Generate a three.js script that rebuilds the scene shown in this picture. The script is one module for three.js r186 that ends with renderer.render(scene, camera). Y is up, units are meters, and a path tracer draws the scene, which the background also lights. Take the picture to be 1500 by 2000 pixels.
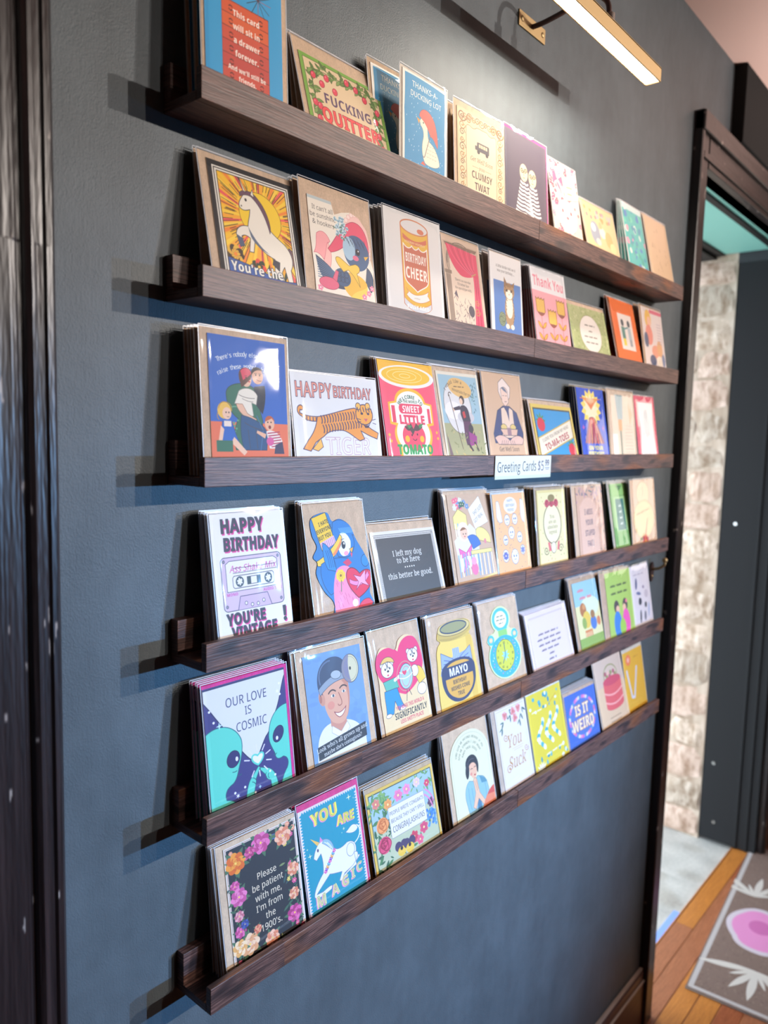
import * as THREE from 'three';
import { RoundedBoxGeometry } from 'three/addons/geometries/RoundedBoxGeometry.js';
import { mergeGeometries } from 'three/addons/utils/BufferGeometryUtils.js';
import { RectAreaLightUniformsLib } from 'three/addons/lights/RectAreaLightUniformsLib.js';
import { createNoise2D, createNoise3D } from 'simplex-noise';

// ---------- camera, sky, lights, exposure ----------
const scene = new THREE.Scene();
const camera = new THREE.PerspectiveCamera(67.886, 0.75, 0.05, 60);
camera.position.set(-0.432, 1.4879, 0.6585);
camera.rotation.set(-0.10199, -0.86286, 0.02637, 'YXZ');
camera.focus = 0.93;
camera.userData.fStop = 4.2;
scene.add(camera);
const renderer = new THREE.WebGLRenderer({ antialias: true });
renderer.toneMapping = THREE.LinearToneMapping;
renderer.toneMappingExposure = 0.245;
renderer.shadowMap.enabled = true;
RectAreaLightUniformsLib.init();
scene.background = new THREE.Color(0.75, 0.88, 1.0);       // overcast street daylight, enters only through the vestibule
scene.backgroundIntensity = 27;

const SPOTS = [                                            // track spots under the ceiling (neutral warm) and added unseen stand spots for the cool light
  { at: [2.37, 2.30, 2.52], to: [0.50, 1.50, 0], color: [1, 0.89, 0.80], cd: 70, angle: 0.52, pen: 0.9, kind: 'track' },
  { at: [1.55, 2.30, 2.52], to: [0.45, 1.50, 0], color: [1, 0.89, 0.80], cd: 44, angle: 0.52, pen: 0.9, kind: 'track' },
  { at: [0.80, 2.30, 2.52], to: [0.35, 1.45, 0], color: [1, 0.89, 0.80], cd: 13, angle: 0.52, pen: 0.9, kind: 'track' },
  { at: [2.37, 1.50, 2.52], to: [0.42, 0.80, 0], color: [0.22, 0.53, 1], cd: 122, angle: 0.34, pen: 1.0, kind: 'stand' },
  { at: [1.55, 1.50, 2.52], to: [0.32, 0.80, 0], color: [0.22, 0.53, 1], cd: 76, angle: 0.34, pen: 1.0, kind: 'stand' },
];
for (const s of SPOTS) {
  const l = new THREE.SpotLight(new THREE.Color().setRGB(...s.color), s.cd, 0, s.angle, s.pen, 2);
  l.position.set(...s.at); l.target.position.set(...s.to); l.castShadow = true; l.shadow.radius = 0.9;
  scene.add(l, l.target);
}

// ---------- helpers ----------
let seed = 7;
const rnd = () => { seed = (seed + 0x6D2B79F5) | 0; let t = Math.imul(seed ^ (seed >>> 15), 1 | seed); t = (t + Math.imul(t ^ (t >>> 7), 61 | t)) ^ t; return ((t ^ (t >>> 14)) >>> 0) / 4294967296; };
const rr = (a, b) => a + (b - a) * rnd();
const n2 = createNoise2D(rnd), n3 = createNoise3D(rnd);
const taken = {};
const numbered = (n) => { const k = taken[n] = (taken[n] ?? -1) + 1; return k ? n + '_' + String(k).padStart(3, '0') : n; };
const sh = (m) => { m.castShadow = m.receiveShadow = true; return m; };
function mesh(name, geo, mat, parent = scene) {
  const m = sh(new THREE.Mesh(geo, mat)); m.name = parent === scene ? numbered(name) : name; parent.add(m); return m;
}
function tag(o, label, category, group) { o.userData.label = label; o.userData.category = category; if (group) o.userData.group = group; return o; }
function struct(name, geo, mat, label) { const m = mesh(name, geo, mat); m.userData.kind = 'structure'; if (label) m.userData.label = label; return m; }
function thing(name, label, category, pos = [0, 0, 0], group) { const o = new THREE.Group(); o.name = numbered(name); o.position.set(...pos); scene.add(o); return tag(o, label, category, group); }
function box(x0, x1, y0, y1, z0, z1) { const g = new THREE.BoxGeometry(x1 - x0, y1 - y0, z1 - z0); g.translate((x0 + x1) / 2, (y0 + y1) / 2, (z0 + z1) / 2); return g; }
function rbox(x0, x1, y0, y1, z0, z1, r = 0.001, s = 2) { const g = new RoundedBoxGeometry(x1 - x0, y1 - y0, z1 - z0, s, r); g.translate((x0 + x1) / 2, (y0 + y1) / 2, (z0 + z1) / 2); return g; }
// uv in metres (box projection) so that patterns keep their real size: u along the longest horizontal run, v across
function uvBox(g, su = 1, sv = 1, ou = 0, ov = 0, along = 'x') {
  const p = g.attributes.position, n = g.attributes.normal, uv = new Float32Array(p.count * 2);
  for (let i = 0; i < p.count; i++) {
    const x = p.getX(i), y = p.getY(i), z = p.getZ(i), ax = Math.abs(n.getX(i)), ay = Math.abs(n.getY(i)), az = Math.abs(n.getZ(i));
    let u, v;
    if (along === 'x') { if (az >= ax && az >= ay) { u = x; v = y; } else if (ay >= ax) { u = x; v = z; } else { u = z; v = y; } }
    else if (along === 'y') { if (az >= ax && az >= ay) { u = y; v = x; } else if (ax >= ay) { u = y; v = z; } else { u = x; v = z; } }
    else { if (ay >= ax && ay >= az) { u = z; v = x; } else if (ax >= az) { u = z; v = y; } else { u = x; v = y; } }
    uv[2 * i] = u * su + ou; uv[2 * i + 1] = v * sv + ov;
  }
  g.setAttribute('uv', new THREE.BufferAttribute(uv, 2)); return g;
}
function dataTex(w, h, f, srgb) {
  const d = new Uint8Array(w * h * 4);
  for (let y = 0; y < h; y++) for (let x = 0; x < w; x++) { const c = f(x / w, y / h), i = (y * w + x) * 4; d[i] = c[0]; d[i + 1] = c[1]; d[i + 2] = c[2]; d[i + 3] = 255; }
  const t = new THREE.DataTexture(d, w, h); t.wrapS = t.wrapT = THREE.RepeatWrapping; t.magFilter = THREE.LinearFilter; t.minFilter = THREE.LinearFilter;
  if (srgb) t.colorSpace = THREE.SRGBColorSpace; t.needsUpdate = true; return t;
}
const cl = (v) => Math.max(0, Math.min(255, v));
const mix = (a, b, t) => a + (b - a) * t;
const mix3 = (a, b, t) => [mix(a[0], b[0], t), mix(a[1], b[1], t), mix(a[2], b[2], t)];
const merged = (a) => mergeGeometries(a.map((g) => (g.index ? g.toNonIndexed() : g)));
const std = (o) => new THREE.MeshStandardMaterial(o);
const phy = (o) => new THREE.MeshPhysicalMaterial(o);

// ---------- procedural materials ----------
// wall paint: eggshell slate, roller stipple in the bump
const TAU = Math.PI * 2;
const tile = (x, y, k, s) => n3(Math.cos(x * TAU) * k, Math.sin(x * TAU) * k + s, Math.cos(y * TAU) * k * 0.7) + n3(Math.sin(y * TAU) * k + s, Math.cos(x * TAU) * k, Math.sin(x * TAU) * k * 0.7);
const stipple = dataTex(512, 512, (x, y) => { const v = 128 + 38 * tile(x, y, 12, 1) + 26 * tile(x, y, 26, 5) + 14 * tile(x, y, 4, 9); return [cl(v), cl(v), cl(v)]; });
stipple.repeat.set(7.5, 7.5);
const paintTone = dataTex(256, 256, (x, y) => { const v = 1 + 0.035 * tile(x, y, 1.6, 2) + 0.025 * tile(x, y, 7, 3); return [cl(224 * v), cl(226 * v), cl(228 * v)]; }, true);
const wallMat = std({ color: new THREE.Color('#5c656a'), map: paintTone, roughness: 0.55, bumpMap: stipple, bumpScale: 0.00035 });
const darkWall = std({ color: new THREE.Color('#4a5157'), roughness: 0.7 });
const blackPaint = std({ color: new THREE.Color('#17151a'), roughness: 0.45 });
const pinkPaint = std({ color: new THREE.Color('#dcbab0'), roughness: 0.8 });
// ledge laminate: dark walnut, long grain streaks, knots and orange-brown heart patches
function woodTex(w, h, f) { return dataTex(w, h, f, true); }
const grain = (x, y, s) => {
  const wv = n2(x * 2.2 + s, y * 3) * 0.03;
  return 0.5 * n2(x * 5 + s, (y + wv) * 46) + 0.3 * n2(x * 14 + s * 2, (y + wv) * 95) + 0.2 * n2(x * 40 + s, (y + wv) * 150);
};
const ledgeCol = woodTex(1024, 512, (x, y) => {
  const band = Math.floor(y * 4), yy = y * 4 - band, s = band * 17.3;
  const g = grain(x * 1.5, yy * 0.55, s), p = n2(x * 4.2 + s, yy * 1.1 + s), q = n2(x * 9 + s * 3, yy * 2.2);
  let c = mix3([52, 33, 30], [134, 98, 88], 0.5 + 0.7 * g);
  if (band >= 2) { const k = Math.max(0, Math.min(1, (p - 0.05) * 1.6)); c = mix3(c, mix3([84, 44, 26], [164, 102, 60], 0.5 + 0.6 * g), k * (band === 3 ? 0.9 : 0.5)); const d = Math.max(0, -q - 0.25); c = mix3(c, [38, 28, 28], Math.min(1, d * 1.2)); }
  return c.map(cl);
});
const ledgeBump = dataTex(1024, 512, (x, y) => { const band = Math.floor(y * 4), yy = y * 4 - band; const v = 128 + 110 * grain(x * 1.5, yy * 0.55, band * 17.3); return [cl(v), cl(v), cl(v)]; });
const ledgeMat = std({ map: ledgeCol, bumpMap: ledgeBump, bumpScale: 0.00025, roughness: 0.48 });
// dark gloss-painted casing wood
const caseBump = dataTex(1024, 128, (x, y) => { const v = 128 + 90 * (0.5 * n2(x * 4, y * 12) + 0.35 * n2(x * 9, y * 34) + 0.25 * n2(x * 60, y * 60)); return [cl(v), cl(v), cl(v)]; });
const caseCol = woodTex(512, 128, (x, y) => { const g = n2(x * 5 + 3, y * 14) * 0.5 + n2(x * 13, y * 40) * 0.4; let c = mix3([24, 19, 20], [56, 44, 43], 0.5 + 0.5 * g); const ch = n2(x * 23 + 9, y * 9) + 0.35 * n2(x * 60, y * 24); if (ch > 1.0) c = [150, 140, 134]; return c.map(cl); });
const casingMat = std({ map: caseCol, bumpMap: caseBump, bumpScale: 0.0012, roughness: 0.33 });
// amber floor boards
const boardCol = woodTex(1024, 256, (x, y) => { const b = Math.floor(y * 4), yy = y * 4 - b, g = grain(x * 2, yy * 0.5, b * 9 + 40); const pal = [[[132, 72, 34], [196, 122, 60]], [[120, 62, 38], [178, 104, 66]], [[150, 90, 40], [214, 140, 66]], [[126, 74, 48], [186, 120, 84]]][b]; return mix3(pal[0], pal[1], 0.5 + 0.6 * g).map(cl); });
const boardMat = std({ map: boardCol, roughness: 0.3 });
const stoneCol = woodTex(256, 256, (x, y) => { const v = tile(x, y, 1.3, 3) * 0.35 + tile(x, y, 4, 7) * 0.2 + tile(x, y, 14, 1) * 0.12; let c = mix3([182, 166, 150], [240, 232, 224], 0.55 + v); const s = tile(x, y, 2.2, 12); if (s > 0.5) c = mix3(c, [132, 104, 84], Math.min(0.35, (s - 0.5) * 0.6)); return c.map(cl); });
const stoneBump = dataTex(256, 256, (x, y) => { const v = 128 + 50 * tile(x, y, 5, 2) + 40 * tile(x, y, 16, 4); return [cl(v), cl(v), cl(v)]; });
const stoneMats = ['#ecddd0', '#dccdc0', '#e6d0c4', '#d2c6ba'].map((c) => std({ color: new THREE.Color(c), map: stoneCol, bumpMap: stoneBump, bumpScale: 0.0012, roughness: 0.95 }));
const concreteCol = woodTex(256, 256, (x, y) => { const v = n2(x * 5, y * 5) * 0.07 + n2(x * 40, y * 40) * 0.04; const s = Math.max(0, n2(x * 3 + 7, y * 3) - 0.3); const c = mix3([182, 180, 174], [140, 132, 120], Math.min(0.5, s)); return c.map((k) => cl(k * (1 + v))); });
const concreteMat = std({ map: concreteCol, roughness: 0.85 });
const brass = std({ color: new THREE.Color('#b39a70'), metalness: 0.8, roughness: 0.5 });
const bronze = std({ color: new THREE.Color('#5a4540'), metalness: 0.7, roughness: 0.4 });
const steel = std({ color: new THREE.Color('#a8a6a2'), metalness: 1, roughness: 0.25 });
const teal = std({ color: new THREE.Color('#8fd0c2'), roughness: 0.6 });
const matteBlack = std({ color: new THREE.Color('#131214'), roughness: 0.6 });

// ---------- the room ----------
const H = 2.4255, WT = 0.027;             // ceiling height, partition thickness
const DX0 = 1.44, DX1 = 2.475, DH = 2.121; // doorway
struct('wall_back', uvBox(merged([
  box(-2.2, DX0, 0, H, -WT, 0), box(DX0, DX1, DH, H, -WT, 0), box(DX1, 4.6, 0, H, -WT, 0)])), wallMat, 'slate blue painted wall behind the card ledges');
struct('wall_left', box(-2.3, -2.2, 0, H, -WT, 4.2), darkWall);
struct('wall_right', merged([box(4.6, 4.7, 0, 1.15, -WT, 4.2), box(4.6, 4.7, 2.28, H, -WT, 4.2), box(4.6, 4.7, 1.15, 2.28, -WT, 0.75), box(4.6, 4.7, 1.15, 2.28, 1.75, 4.2)]), darkWall);
{ // added unseen window at the far end, glowing for the warm casing reflection
  const wn = new THREE.Group(); wn.name = 'added_window_1'; wn.userData = { kind: 'structure', label: 'added glowing window at the far end, out of view' }; scene.add(wn);
  mesh('pane', box(4.63, 4.64, 1.15, 2.28, 0.75, 1.75), std({ color: new THREE.Color('#e8dcc8'), emissive: new THREE.Color(1, 0.90, 0.76), emissiveIntensity: 4 }), wn);
  mesh('frame', merged([rbox(4.585, 4.63, 1.13, 1.17, 0.73, 1.77, 0.004), rbox(4.585, 4.63, 2.26, 2.30, 0.73, 1.77, 0.004), rbox(4.585, 4.63, 1.13, 2.30, 0.73, 0.77, 0.004), rbox(4.585, 4.63, 1.13, 2.30, 1.73, 1.77, 0.004)]), blackPaint, wn);
  const L = new THREE.RectAreaLight(new THREE.Color(1, 0.90, 0.78), 5, 0.92, 1.05); L.position.set(4.60, 1.715, 1.25); L.rotation.y = Math.PI / 2; scene.add(L);
}
struct('wall_front', box(-2.3, 4.7, 0, H, 4.2, 4.3), darkWall);
struct('ceiling', box(-2.3, 4.7, H, H + 0.1, -WT, 4.3), pinkPaint, 'dusty pink painted ceiling');
// floor: single boards where the photograph shows them, the rest of the floor past the frame
const floor = new THREE.Group(); floor.name = 'floor'; floor.userData = { kind: 'structure', label: 'amber varnished floor boards by the doorway' }; scene.add(floor);
{
  const sub = uvBox(box(-2.3, 4.7, -0.05, -0.001, -0.08, 4.3), 0.9, 4.2, 0, 0, 'x'); sub.translate(0, -0.004, 0); mesh('subfloor', sub, boardMat, floor);
  const widths = 0.055; let k = 0;
  for (let z = -0.078; z < 0.62; z += widths, k++) {
    let x = 0.9 + rr(0, 0.3);
    while (x < 3.3) {
      const len = rr(0.55, 1.1), g = rbox(x + 0.0006, Math.min(x + len, 3.4) - 0.0006, -0.012, 0, z + 0.0006, z + widths - 0.0006, 0.0012, 1);
      uvBox(g, 0.9, 4.2, rnd(), Math.floor(rnd() * 4) * 0.25 - z * 4.2 + 0.01, 'x');
      mesh('floor_board', g, boardMat, floor); x += len;
    }
  }
}
// door casings and skirting
function moulding(pts, len) { // profile in (x, z), swept along y
  const s = new THREE.Shape(pts.map(([x, z]) => new THREE.Vector2(x, z)));
  const g = new THREE.ExtrudeGeometry(s, { depth: len, bevelEnabled: false, curveSegments: 4 }); g.rotateX(-Math.PI / 2); // (x, z, depth) -> y up, z flipped
  g.scale(1, 1, -1); const ix = g.index; if (!ix) { const p = g.attributes.position.array; for (let i = 0; i < p.length; i += 9) for (let c = 0; c < 3; c++) { const t = p[i + 3 + c]; p[i + 3 + c] = p[i + 6 + c]; p[i + 6 + c] = t; } }
  g.computeVertexNormals(); return g;
}
// left casing: flat board, quirk, bead and back edge
{
  const prof = [[-0.300, 0], [-0.300, 0.018], [-0.150, 0.018], [-0.147, 0.0145], [-0.144, 0.0145], [-0.142, 0.019], [-0.138, 0.0215], [-0.134, 0.0205], [-0.131, 0.016], [-0.126, 0.016], [-0.124, 0.0185], [-0.119, 0.0185], [-0.1155, 0.015], [-0.1155, 0]];
  const g = uvBox(moulding(prof, H), 0.55, 6.5, 0.1, 0, 'y');
  const m = struct('trim_1', g, casingMat, 'dark gloss-painted door casing at the left edge');
}
{
  const g = uvBox(moulding([[1.383, 0], [1.383, 0.020], [1.386, 0.022], [1.396, 0.022], [1.400, 0.018], [1.436, 0.018], [1.44, 0.015], [1.44, -0.027], [1.425, -0.027], [1.425, 0]], 2.235), 0.55, 2.2, 0.5, 0.3, 'y');
  struct('trim_2', g, casingMat, 'dark door casing right of the card ledges');
  const hd = uvBox(merged([rbox(1.445, 2.59, DH, 2.19, 0, 0.018, 0.002), rbox(1.383, 2.60, 2.19, 2.235, 0, 0.026, 0.004), rbox(1.40, 2.58, 2.135, 2.15, 0.018, 0.022, 0.0015), box(1.44, 2.475, DH, DH + 0.012, -0.027, 0)]), 0.55, 2.2, 0.2, 0.1, 'x');
  struct('trim_3', hd, casingMat, 'dark head casing over the doorway');
  const rc = uvBox(merged([rbox(2.475, 2.59, 0, DH, 0, 0.018, 0.002), rbox(2.485, 2.50, 0, DH, 0.018, 0.024, 0.002)]), 0.55, 2.2, 0.7, 0.4, 'y');
  struct('trim_4', rc, casingMat, 'dark casing on the far side of the doorway');
  // skirting with a pale worn top edge
  const sk = new THREE.Group(); sk.name = 'baseboard_back'; sk.userData = { kind: 'structure', label: 'red-brown skirting board with scuffed pale edges' }; scene.add(sk);
  const skMat = std({ color: new THREE.Color('#5a3a32'), map: caseCol, bumpMap: caseBump, bumpScale: 0.0006, roughness: 0.4 });
  skMat.map = null;
  mesh('board', uvBox(rbox(-0.11, 1.383, 0, 0.128, 0, 0.014, 0.0015), 0.55, 2.2), skMat, sk);
  const scuffed = std({ color: new THREE.Color('#b8a89c'), roughness: 0.7 });
  mesh('moulding', uvBox(merged([rbox(-0.11, 1.383, 0.130, 0.155, 0, 0.012, 0.003)]), 0.55, 2.2), skMat, sk);
  mesh('edge_bead', uvBox(merged([rbox(-0.11, 1.383, 0.155, 0.161, 0, 0.009, 0.002), rbox(-0.11, 1.383, 0.1265, 0.1315, 0, 0.016, 0.002)])), scuffed, sk);
}
struct('trim_5', rbox(1.64, 2.95, 2.237, H - 0.001, 0, 0.03, 0.003), std({ color: new THREE.Color('#070708'), roughness: 0.95 }), 'black panel standing in for the shade above the door head');  // near-black colour puts the dark shade above the door head into a panel

// ---------- vestibule beyond the doorway ----------
{
  struct('ground', uvBox(merged([box(0.9, 2.52, -0.06, -0.012, -1.1, -0.08), box(-3, 7, -0.16, -0.1, -7, -1.1)]), 1.4, 1.4), concreteMat, 'pale worn concrete step in the vestibule');
  const cg = new THREE.Group(); cg.name = 'ceiling_vestibule'; cg.userData = { kind: 'structure', label: 'teal boarded vestibule ceiling with dark battens' }; scene.add(cg);
  for (const [z0, z1] of [[-0.0355, -0.0275], [-0.077, -0.042], [-0.25, -0.097]]) mesh('ceiling_board', rbox(1.2, 2.46, 2.155, 2.167, z0, z1, 0.0015, 1), teal, cg);
  for (const [z0, z1] of [[-0.042, -0.0355], [-0.097, -0.077], [-0.275, -0.25]]) mesh('batten', rbox(1.2, 2.46, 2.150, 2.167, z0, z1, 0.001, 1), matteBlack, cg);
  mesh('ceiling_slab', merged([box(1.1, 2.6, 2.168, 2.26, -1.1, -WT), box(1.2, 2.46, 2.14, 2.168, -1.1, -0.28)]), matteBlack, cg);
  struct('wall_vestibule_left', box(1.1, 1.2, 0, 2.168, -0.30, -WT), darkWall);
  // rough stone side wall: every block its own mesh
  const wv = new THREE.Group(); wv.name = 'wall_vestibule_right'; wv.userData = { kind: 'structure', label: 'rough whitewashed stone wall in the vestibule' }; scene.add(wv);
  mesh('mortar', box(2.465, 2.6, -0.02, 2.168, -1.1, -0.205), std({ color: new THREE.Color('#d8cabd'), map: stoneCol, roughness: 1 }), wv);
  const variants = [];
  for (let v = 0; v < 5; v++) {
    const g = new THREE.BoxGeometry(1, 1, 1, 2, 4, 5), p = g.attributes.position;
    for (let i = 0; i < p.count; i++) { const x = p.getX(i), y = p.getY(i), z = p.getZ(i); const e = Math.pow(Math.abs(2 * y), 6) * 0.25 + Math.pow(Math.abs(2 * z), 6) * 0.25; if (x < 0.4) p.setX(i, x + e * 0.5 + 0.16 * n3(y * 2.2 + v * 9, z * 2.2, v)); p.setY(i, y + 0.03 * n3(z * 3, x, v * 5)); p.setZ(i, z + 0.02 * n3(y * 3, x, v * 7)); }
    g.computeVertexNormals(); uvBox(g, 0.5, 0.25, v * 0.37, v * 0.61, 'z'); variants.push(g);
  }
  let y = -0.012; let course = 0;
  while (y < 2.13) {
    const h = Math.min(rr(0.095, 0.135), 2.135 - y); let z = -0.207 - (course % 2 ? 0 : 0.0);
    let first = course % 2 ? rr(0.10, 0.16) : rr(0.2, 0.3);
    while (z > -0.95) {
      const w = first || rr(0.18, 0.32); first = 0;
      const b = mesh('stone_block', variants[Math.floor(rnd() * 5)], stoneMats[Math.floor(rnd() * 4)], wv);
      b.scale.set(0.045, h - 0.010, w - 0.010); b.position.set(2.479 + rr(-0.004, 0.004), y + h / 2, z - w / 2); z -= w;
    }
    y += h; course++;
  }
  struct('wall_reveal', merged([box(2.4752, 2.6, 0, 2.168, -0.205, -WT - 0.0005), box(2.462, 2.4752, 2.119, 2.168, -0.205, -WT - 0.0005)]), blackPaint, 'black reveal behind the open door leaf');
  // dark door leaf folded back against the reveal
  const d = new THREE.Group(); d.name = 'door_1'; d.userData = { kind: 'structure', label: 'black painted door leaf folded back in the doorway' }; scene.add(d);
  const dm = std({ color: new THREE.Color('#131315'), bumpMap: caseBump, bumpScale: 0.0006, roughness: 0.85 });
  mesh('leaf', uvBox(rbox(2.458, 2.474, 0.004, DH - 0.003, -0.200, -0.002, 0.0015), 0.5, 2, 0, 0, 'y'), dm, d);
  for (const [z0, z1] of [[-0.075, -0.066], [-0.036, -0.030]]) mesh('stile_moulding', uvBox(rbox(2.452, 2.459, 0.004, DH - 0.004, z0, z1, 0.002), 0.5, 2, 0, 0, 'y'), dm, d);
  for (const [yy, z] of [[0.075, -0.15], [0.30, -0.165], [1.2, -0.15]]) { const s = new THREE.CylinderGeometry(0.006, 0.006, 0.003, 14); s.rotateZ(Math.PI / 2); s.translate(2.4572, yy, z); mesh('screw', s, steel, d); }
  // threshold and painter's tape
  struct('trim_6', uvBox(rbox(1.44, 2.475, -0.03, 0.001, -0.083, -0.0785, 0.001), 0.9, 4.2), boardMat, 'worn wooden threshold nosing');
  const tape = mesh('tape_strip', rbox(1.46, 1.95, -0.0118, -0.0112, -0.108, -0.086, 0.0002, 1), std({ color: new THREE.Color('#7f9fe0'), roughness: 0.7 }));
  tag(tape, "strip of light blue painter's tape on the concrete along the threshold", 'tape');
}

// ---------- lamps ----------
{
  // brass LED picture light over the ledges
  const cx = 0.66, y0 = 2.065, z0 = 0.117, z1 = 0.143, half = 0.17;
  const o = thing('picture_light', 'gold bar picture light with a bent arm above the top ledge', 'lamp', [cx, y0, 0]);
  const shape = new THREE.Shape([[-half, 0], [half, 0], [half, 0.022], [-half, 0.022]].map((v) => new THREE.Vector2(...v)));
  const hs = merged([rbox(-half, half, 0.018, 0.022, z0, z1, 0.0012), rbox(-half, half, 0, 0.022, z0, z0 + 0.0022, 0.0008), rbox(-half, half, 0, 0.022, z1 - 0.0022, z1, 0.0008), rbox(-half, -half + 0.0022, 0, 0.022, z0, z1, 0.0008), rbox(half - 0.0022, half, 0, 0.022, z0, z1, 0.0008)]);
  mesh('housing', hs, brass, o);
  mesh('led_diffuser', box(-half + 0.0024, half - 0.0024, 0.0012, 0.003, z0 + 0.0023, z1 - 0.0023), std({ color: new THREE.Color('#fff4e0'), emissive: new THREE.Color(1, 0.93, 0.80), emissiveIntensity: 8 }), o);
  const plate = new THREE.Group(); plate.name = 'wall_bracket'; o.add(plate);
  const pl = rbox(-0.040, 0.040, 0.048, 0.071, 0, 0.0025, 0.001); mesh('plate', pl, brass, plate); 
  for (const s of [-1, 1]) { const g = new THREE.SphereGeometry(0.0042, 14, 8); g.scale(1, 1, 0.45); g.translate(s * 0.031, 0.0595, 0.0027); mesh('screw', g, brass, plate); }
  const path = new THREE.CatmullRomCurve3([[0, 0.0595, 0.001], [0, 0.060, 0.02], [0, 0.064, 0.05], [0, 0.071, 0.085], [0, 0.068, 0.112], [0, 0.055, 0.126], [0, 0.030, 0.130]].map((v) => new THREE.Vector3(...v)));
  mesh('arm', new THREE.TubeGeometry(path, 40, 0.0038, 12), bronze, o);
  const kn = new THREE.CylinderGeometry(0.0075, 0.0075, 0.016, 20); kn.translate(0, 0.030, 0.130); mesh('swivel_joint', kn, steel, o);
  const L = new THREE.RectAreaLight(new THREE.Color(1, 0.90, 0.76), 520, 2 * half - 0.008, z1 - z0 - 0.006);
  L.position.set(cx, y0 + 0.0008, (z0 + z1) / 2); L.rotation.x = -Math.PI / 2; scene.add(L);
}
for (const [i, s] of SPOTS.entries()) {
  const up = s.kind === 'track';
  const o = thing(up ? 'track_spotlight' : 'added_cool_spotlight', up ? ['black ceiling spotlight nearest the doorway end', 'black ceiling spotlight in the middle of three', 'black ceiling spotlight nearest the left casing'][i] : ['added unseen cool spotlight on a tall pole, farther one', 'added unseen cool spotlight on a tall pole, nearer one'][i - 3], 'lamp', s.at, up ? 'ceiling spotlights' : 'added cool spotlights');  // pole lamps are added out of view to carry the cool light
  const dir = new THREE.Vector3(...s.to).sub(new THREE.Vector3(...s.at)).normalize();
  const can = new THREE.Group(); can.name = 'head'; can.quaternion.setFromUnitVectors(new THREE.Vector3(0, 0, 1), dir); o.add(can);
  const tube = new THREE.LatheGeometry([[0.0, -0.10], [0.034, -0.10], [0.040, -0.09], [0.040, 0.012], [0.037, 0.012], [0.037, -0.03], [0, -0.03]].map((v) => new THREE.Vector2(...v)), 28); tube.rotateX(Math.PI / 2); mesh('shade', tube, matteBlack, can);
  const b = new THREE.SphereGeometry(0.022, 20, 12); mesh('bulb', b, std({ color: new THREE.Color(1, 1, 1), emissive: new THREE.Color().setRGB(...s.color), emissiveIntensity: 6 }), can);
  const st = up ? new THREE.CylinderGeometry(0.008, 0.008, H - s.at[1] - 0.03, 14) : new THREE.CylinderGeometry(0.012, 0.012, s.at[1] - 0.04, 14);
  st.translate(-dir.x * 0.05, up ? (H - s.at[1] - 0.03) / 2 + 0.028 : -s.at[1] / 2 - 0.02, -dir.z * 0.05); mesh(up ? 'stem' : 'pole', st, matteBlack, o);
  if (!up) { const f = new THREE.CylinderGeometry(0.12, 0.13, 0.018, 32); f.translate(-dir.x * 0.05, -s.at[1] + 0.009, -dir.z * 0.05); mesh('base', f, matteBlack, o); }
}

{ // unseen uplighter, added to brighten the ceiling
  const at = [1.95, 1.74, 0.62];
  const o = thing('added_uplighter', 'added unseen floor lamp with an upward bowl shade to brighten the ceiling', 'lamp', [at[0], 0, at[2]]);
  const bowl = new THREE.LatheGeometry([[0.01, 0], [0.07, 0.02], [0.13, 0.075], [0.128, 0.077], [0.068, 0.024], [0.01, 0.006]].map((v) => new THREE.Vector2(...v)), 36); bowl.translate(0, at[1] - 0.05, 0); mesh('shade', bowl, matteBlack, o);
  const po = new THREE.CylinderGeometry(0.012, 0.012, at[1] - 0.05, 16); po.translate(0, (at[1] - 0.05) / 2, 0); mesh('pole', po, matteBlack, o);
  const ba = new THREE.CylinderGeometry(0.13, 0.14, 0.02, 32); ba.translate(0, 0.01, 0); mesh('base', ba, matteBlack, o);
  const bu = new THREE.SphereGeometry(0.025, 20, 12); bu.translate(0, at[1], 0); mesh('bulb', bu, std({ color: new THREE.Color(1, 1, 1), emissive: new THREE.Color(1, 0.9, 0.8), emissiveIntensity: 4 }), o);
  const l = new THREE.SpotLight(new THREE.Color(1, 0.92, 0.86), 15, 0, 1.15, 0.5, 2); l.position.set(...at); l.target.position.set(at[0], 2.4, at[2]); l.castShadow = true; scene.add(l, l.target);
}

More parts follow.
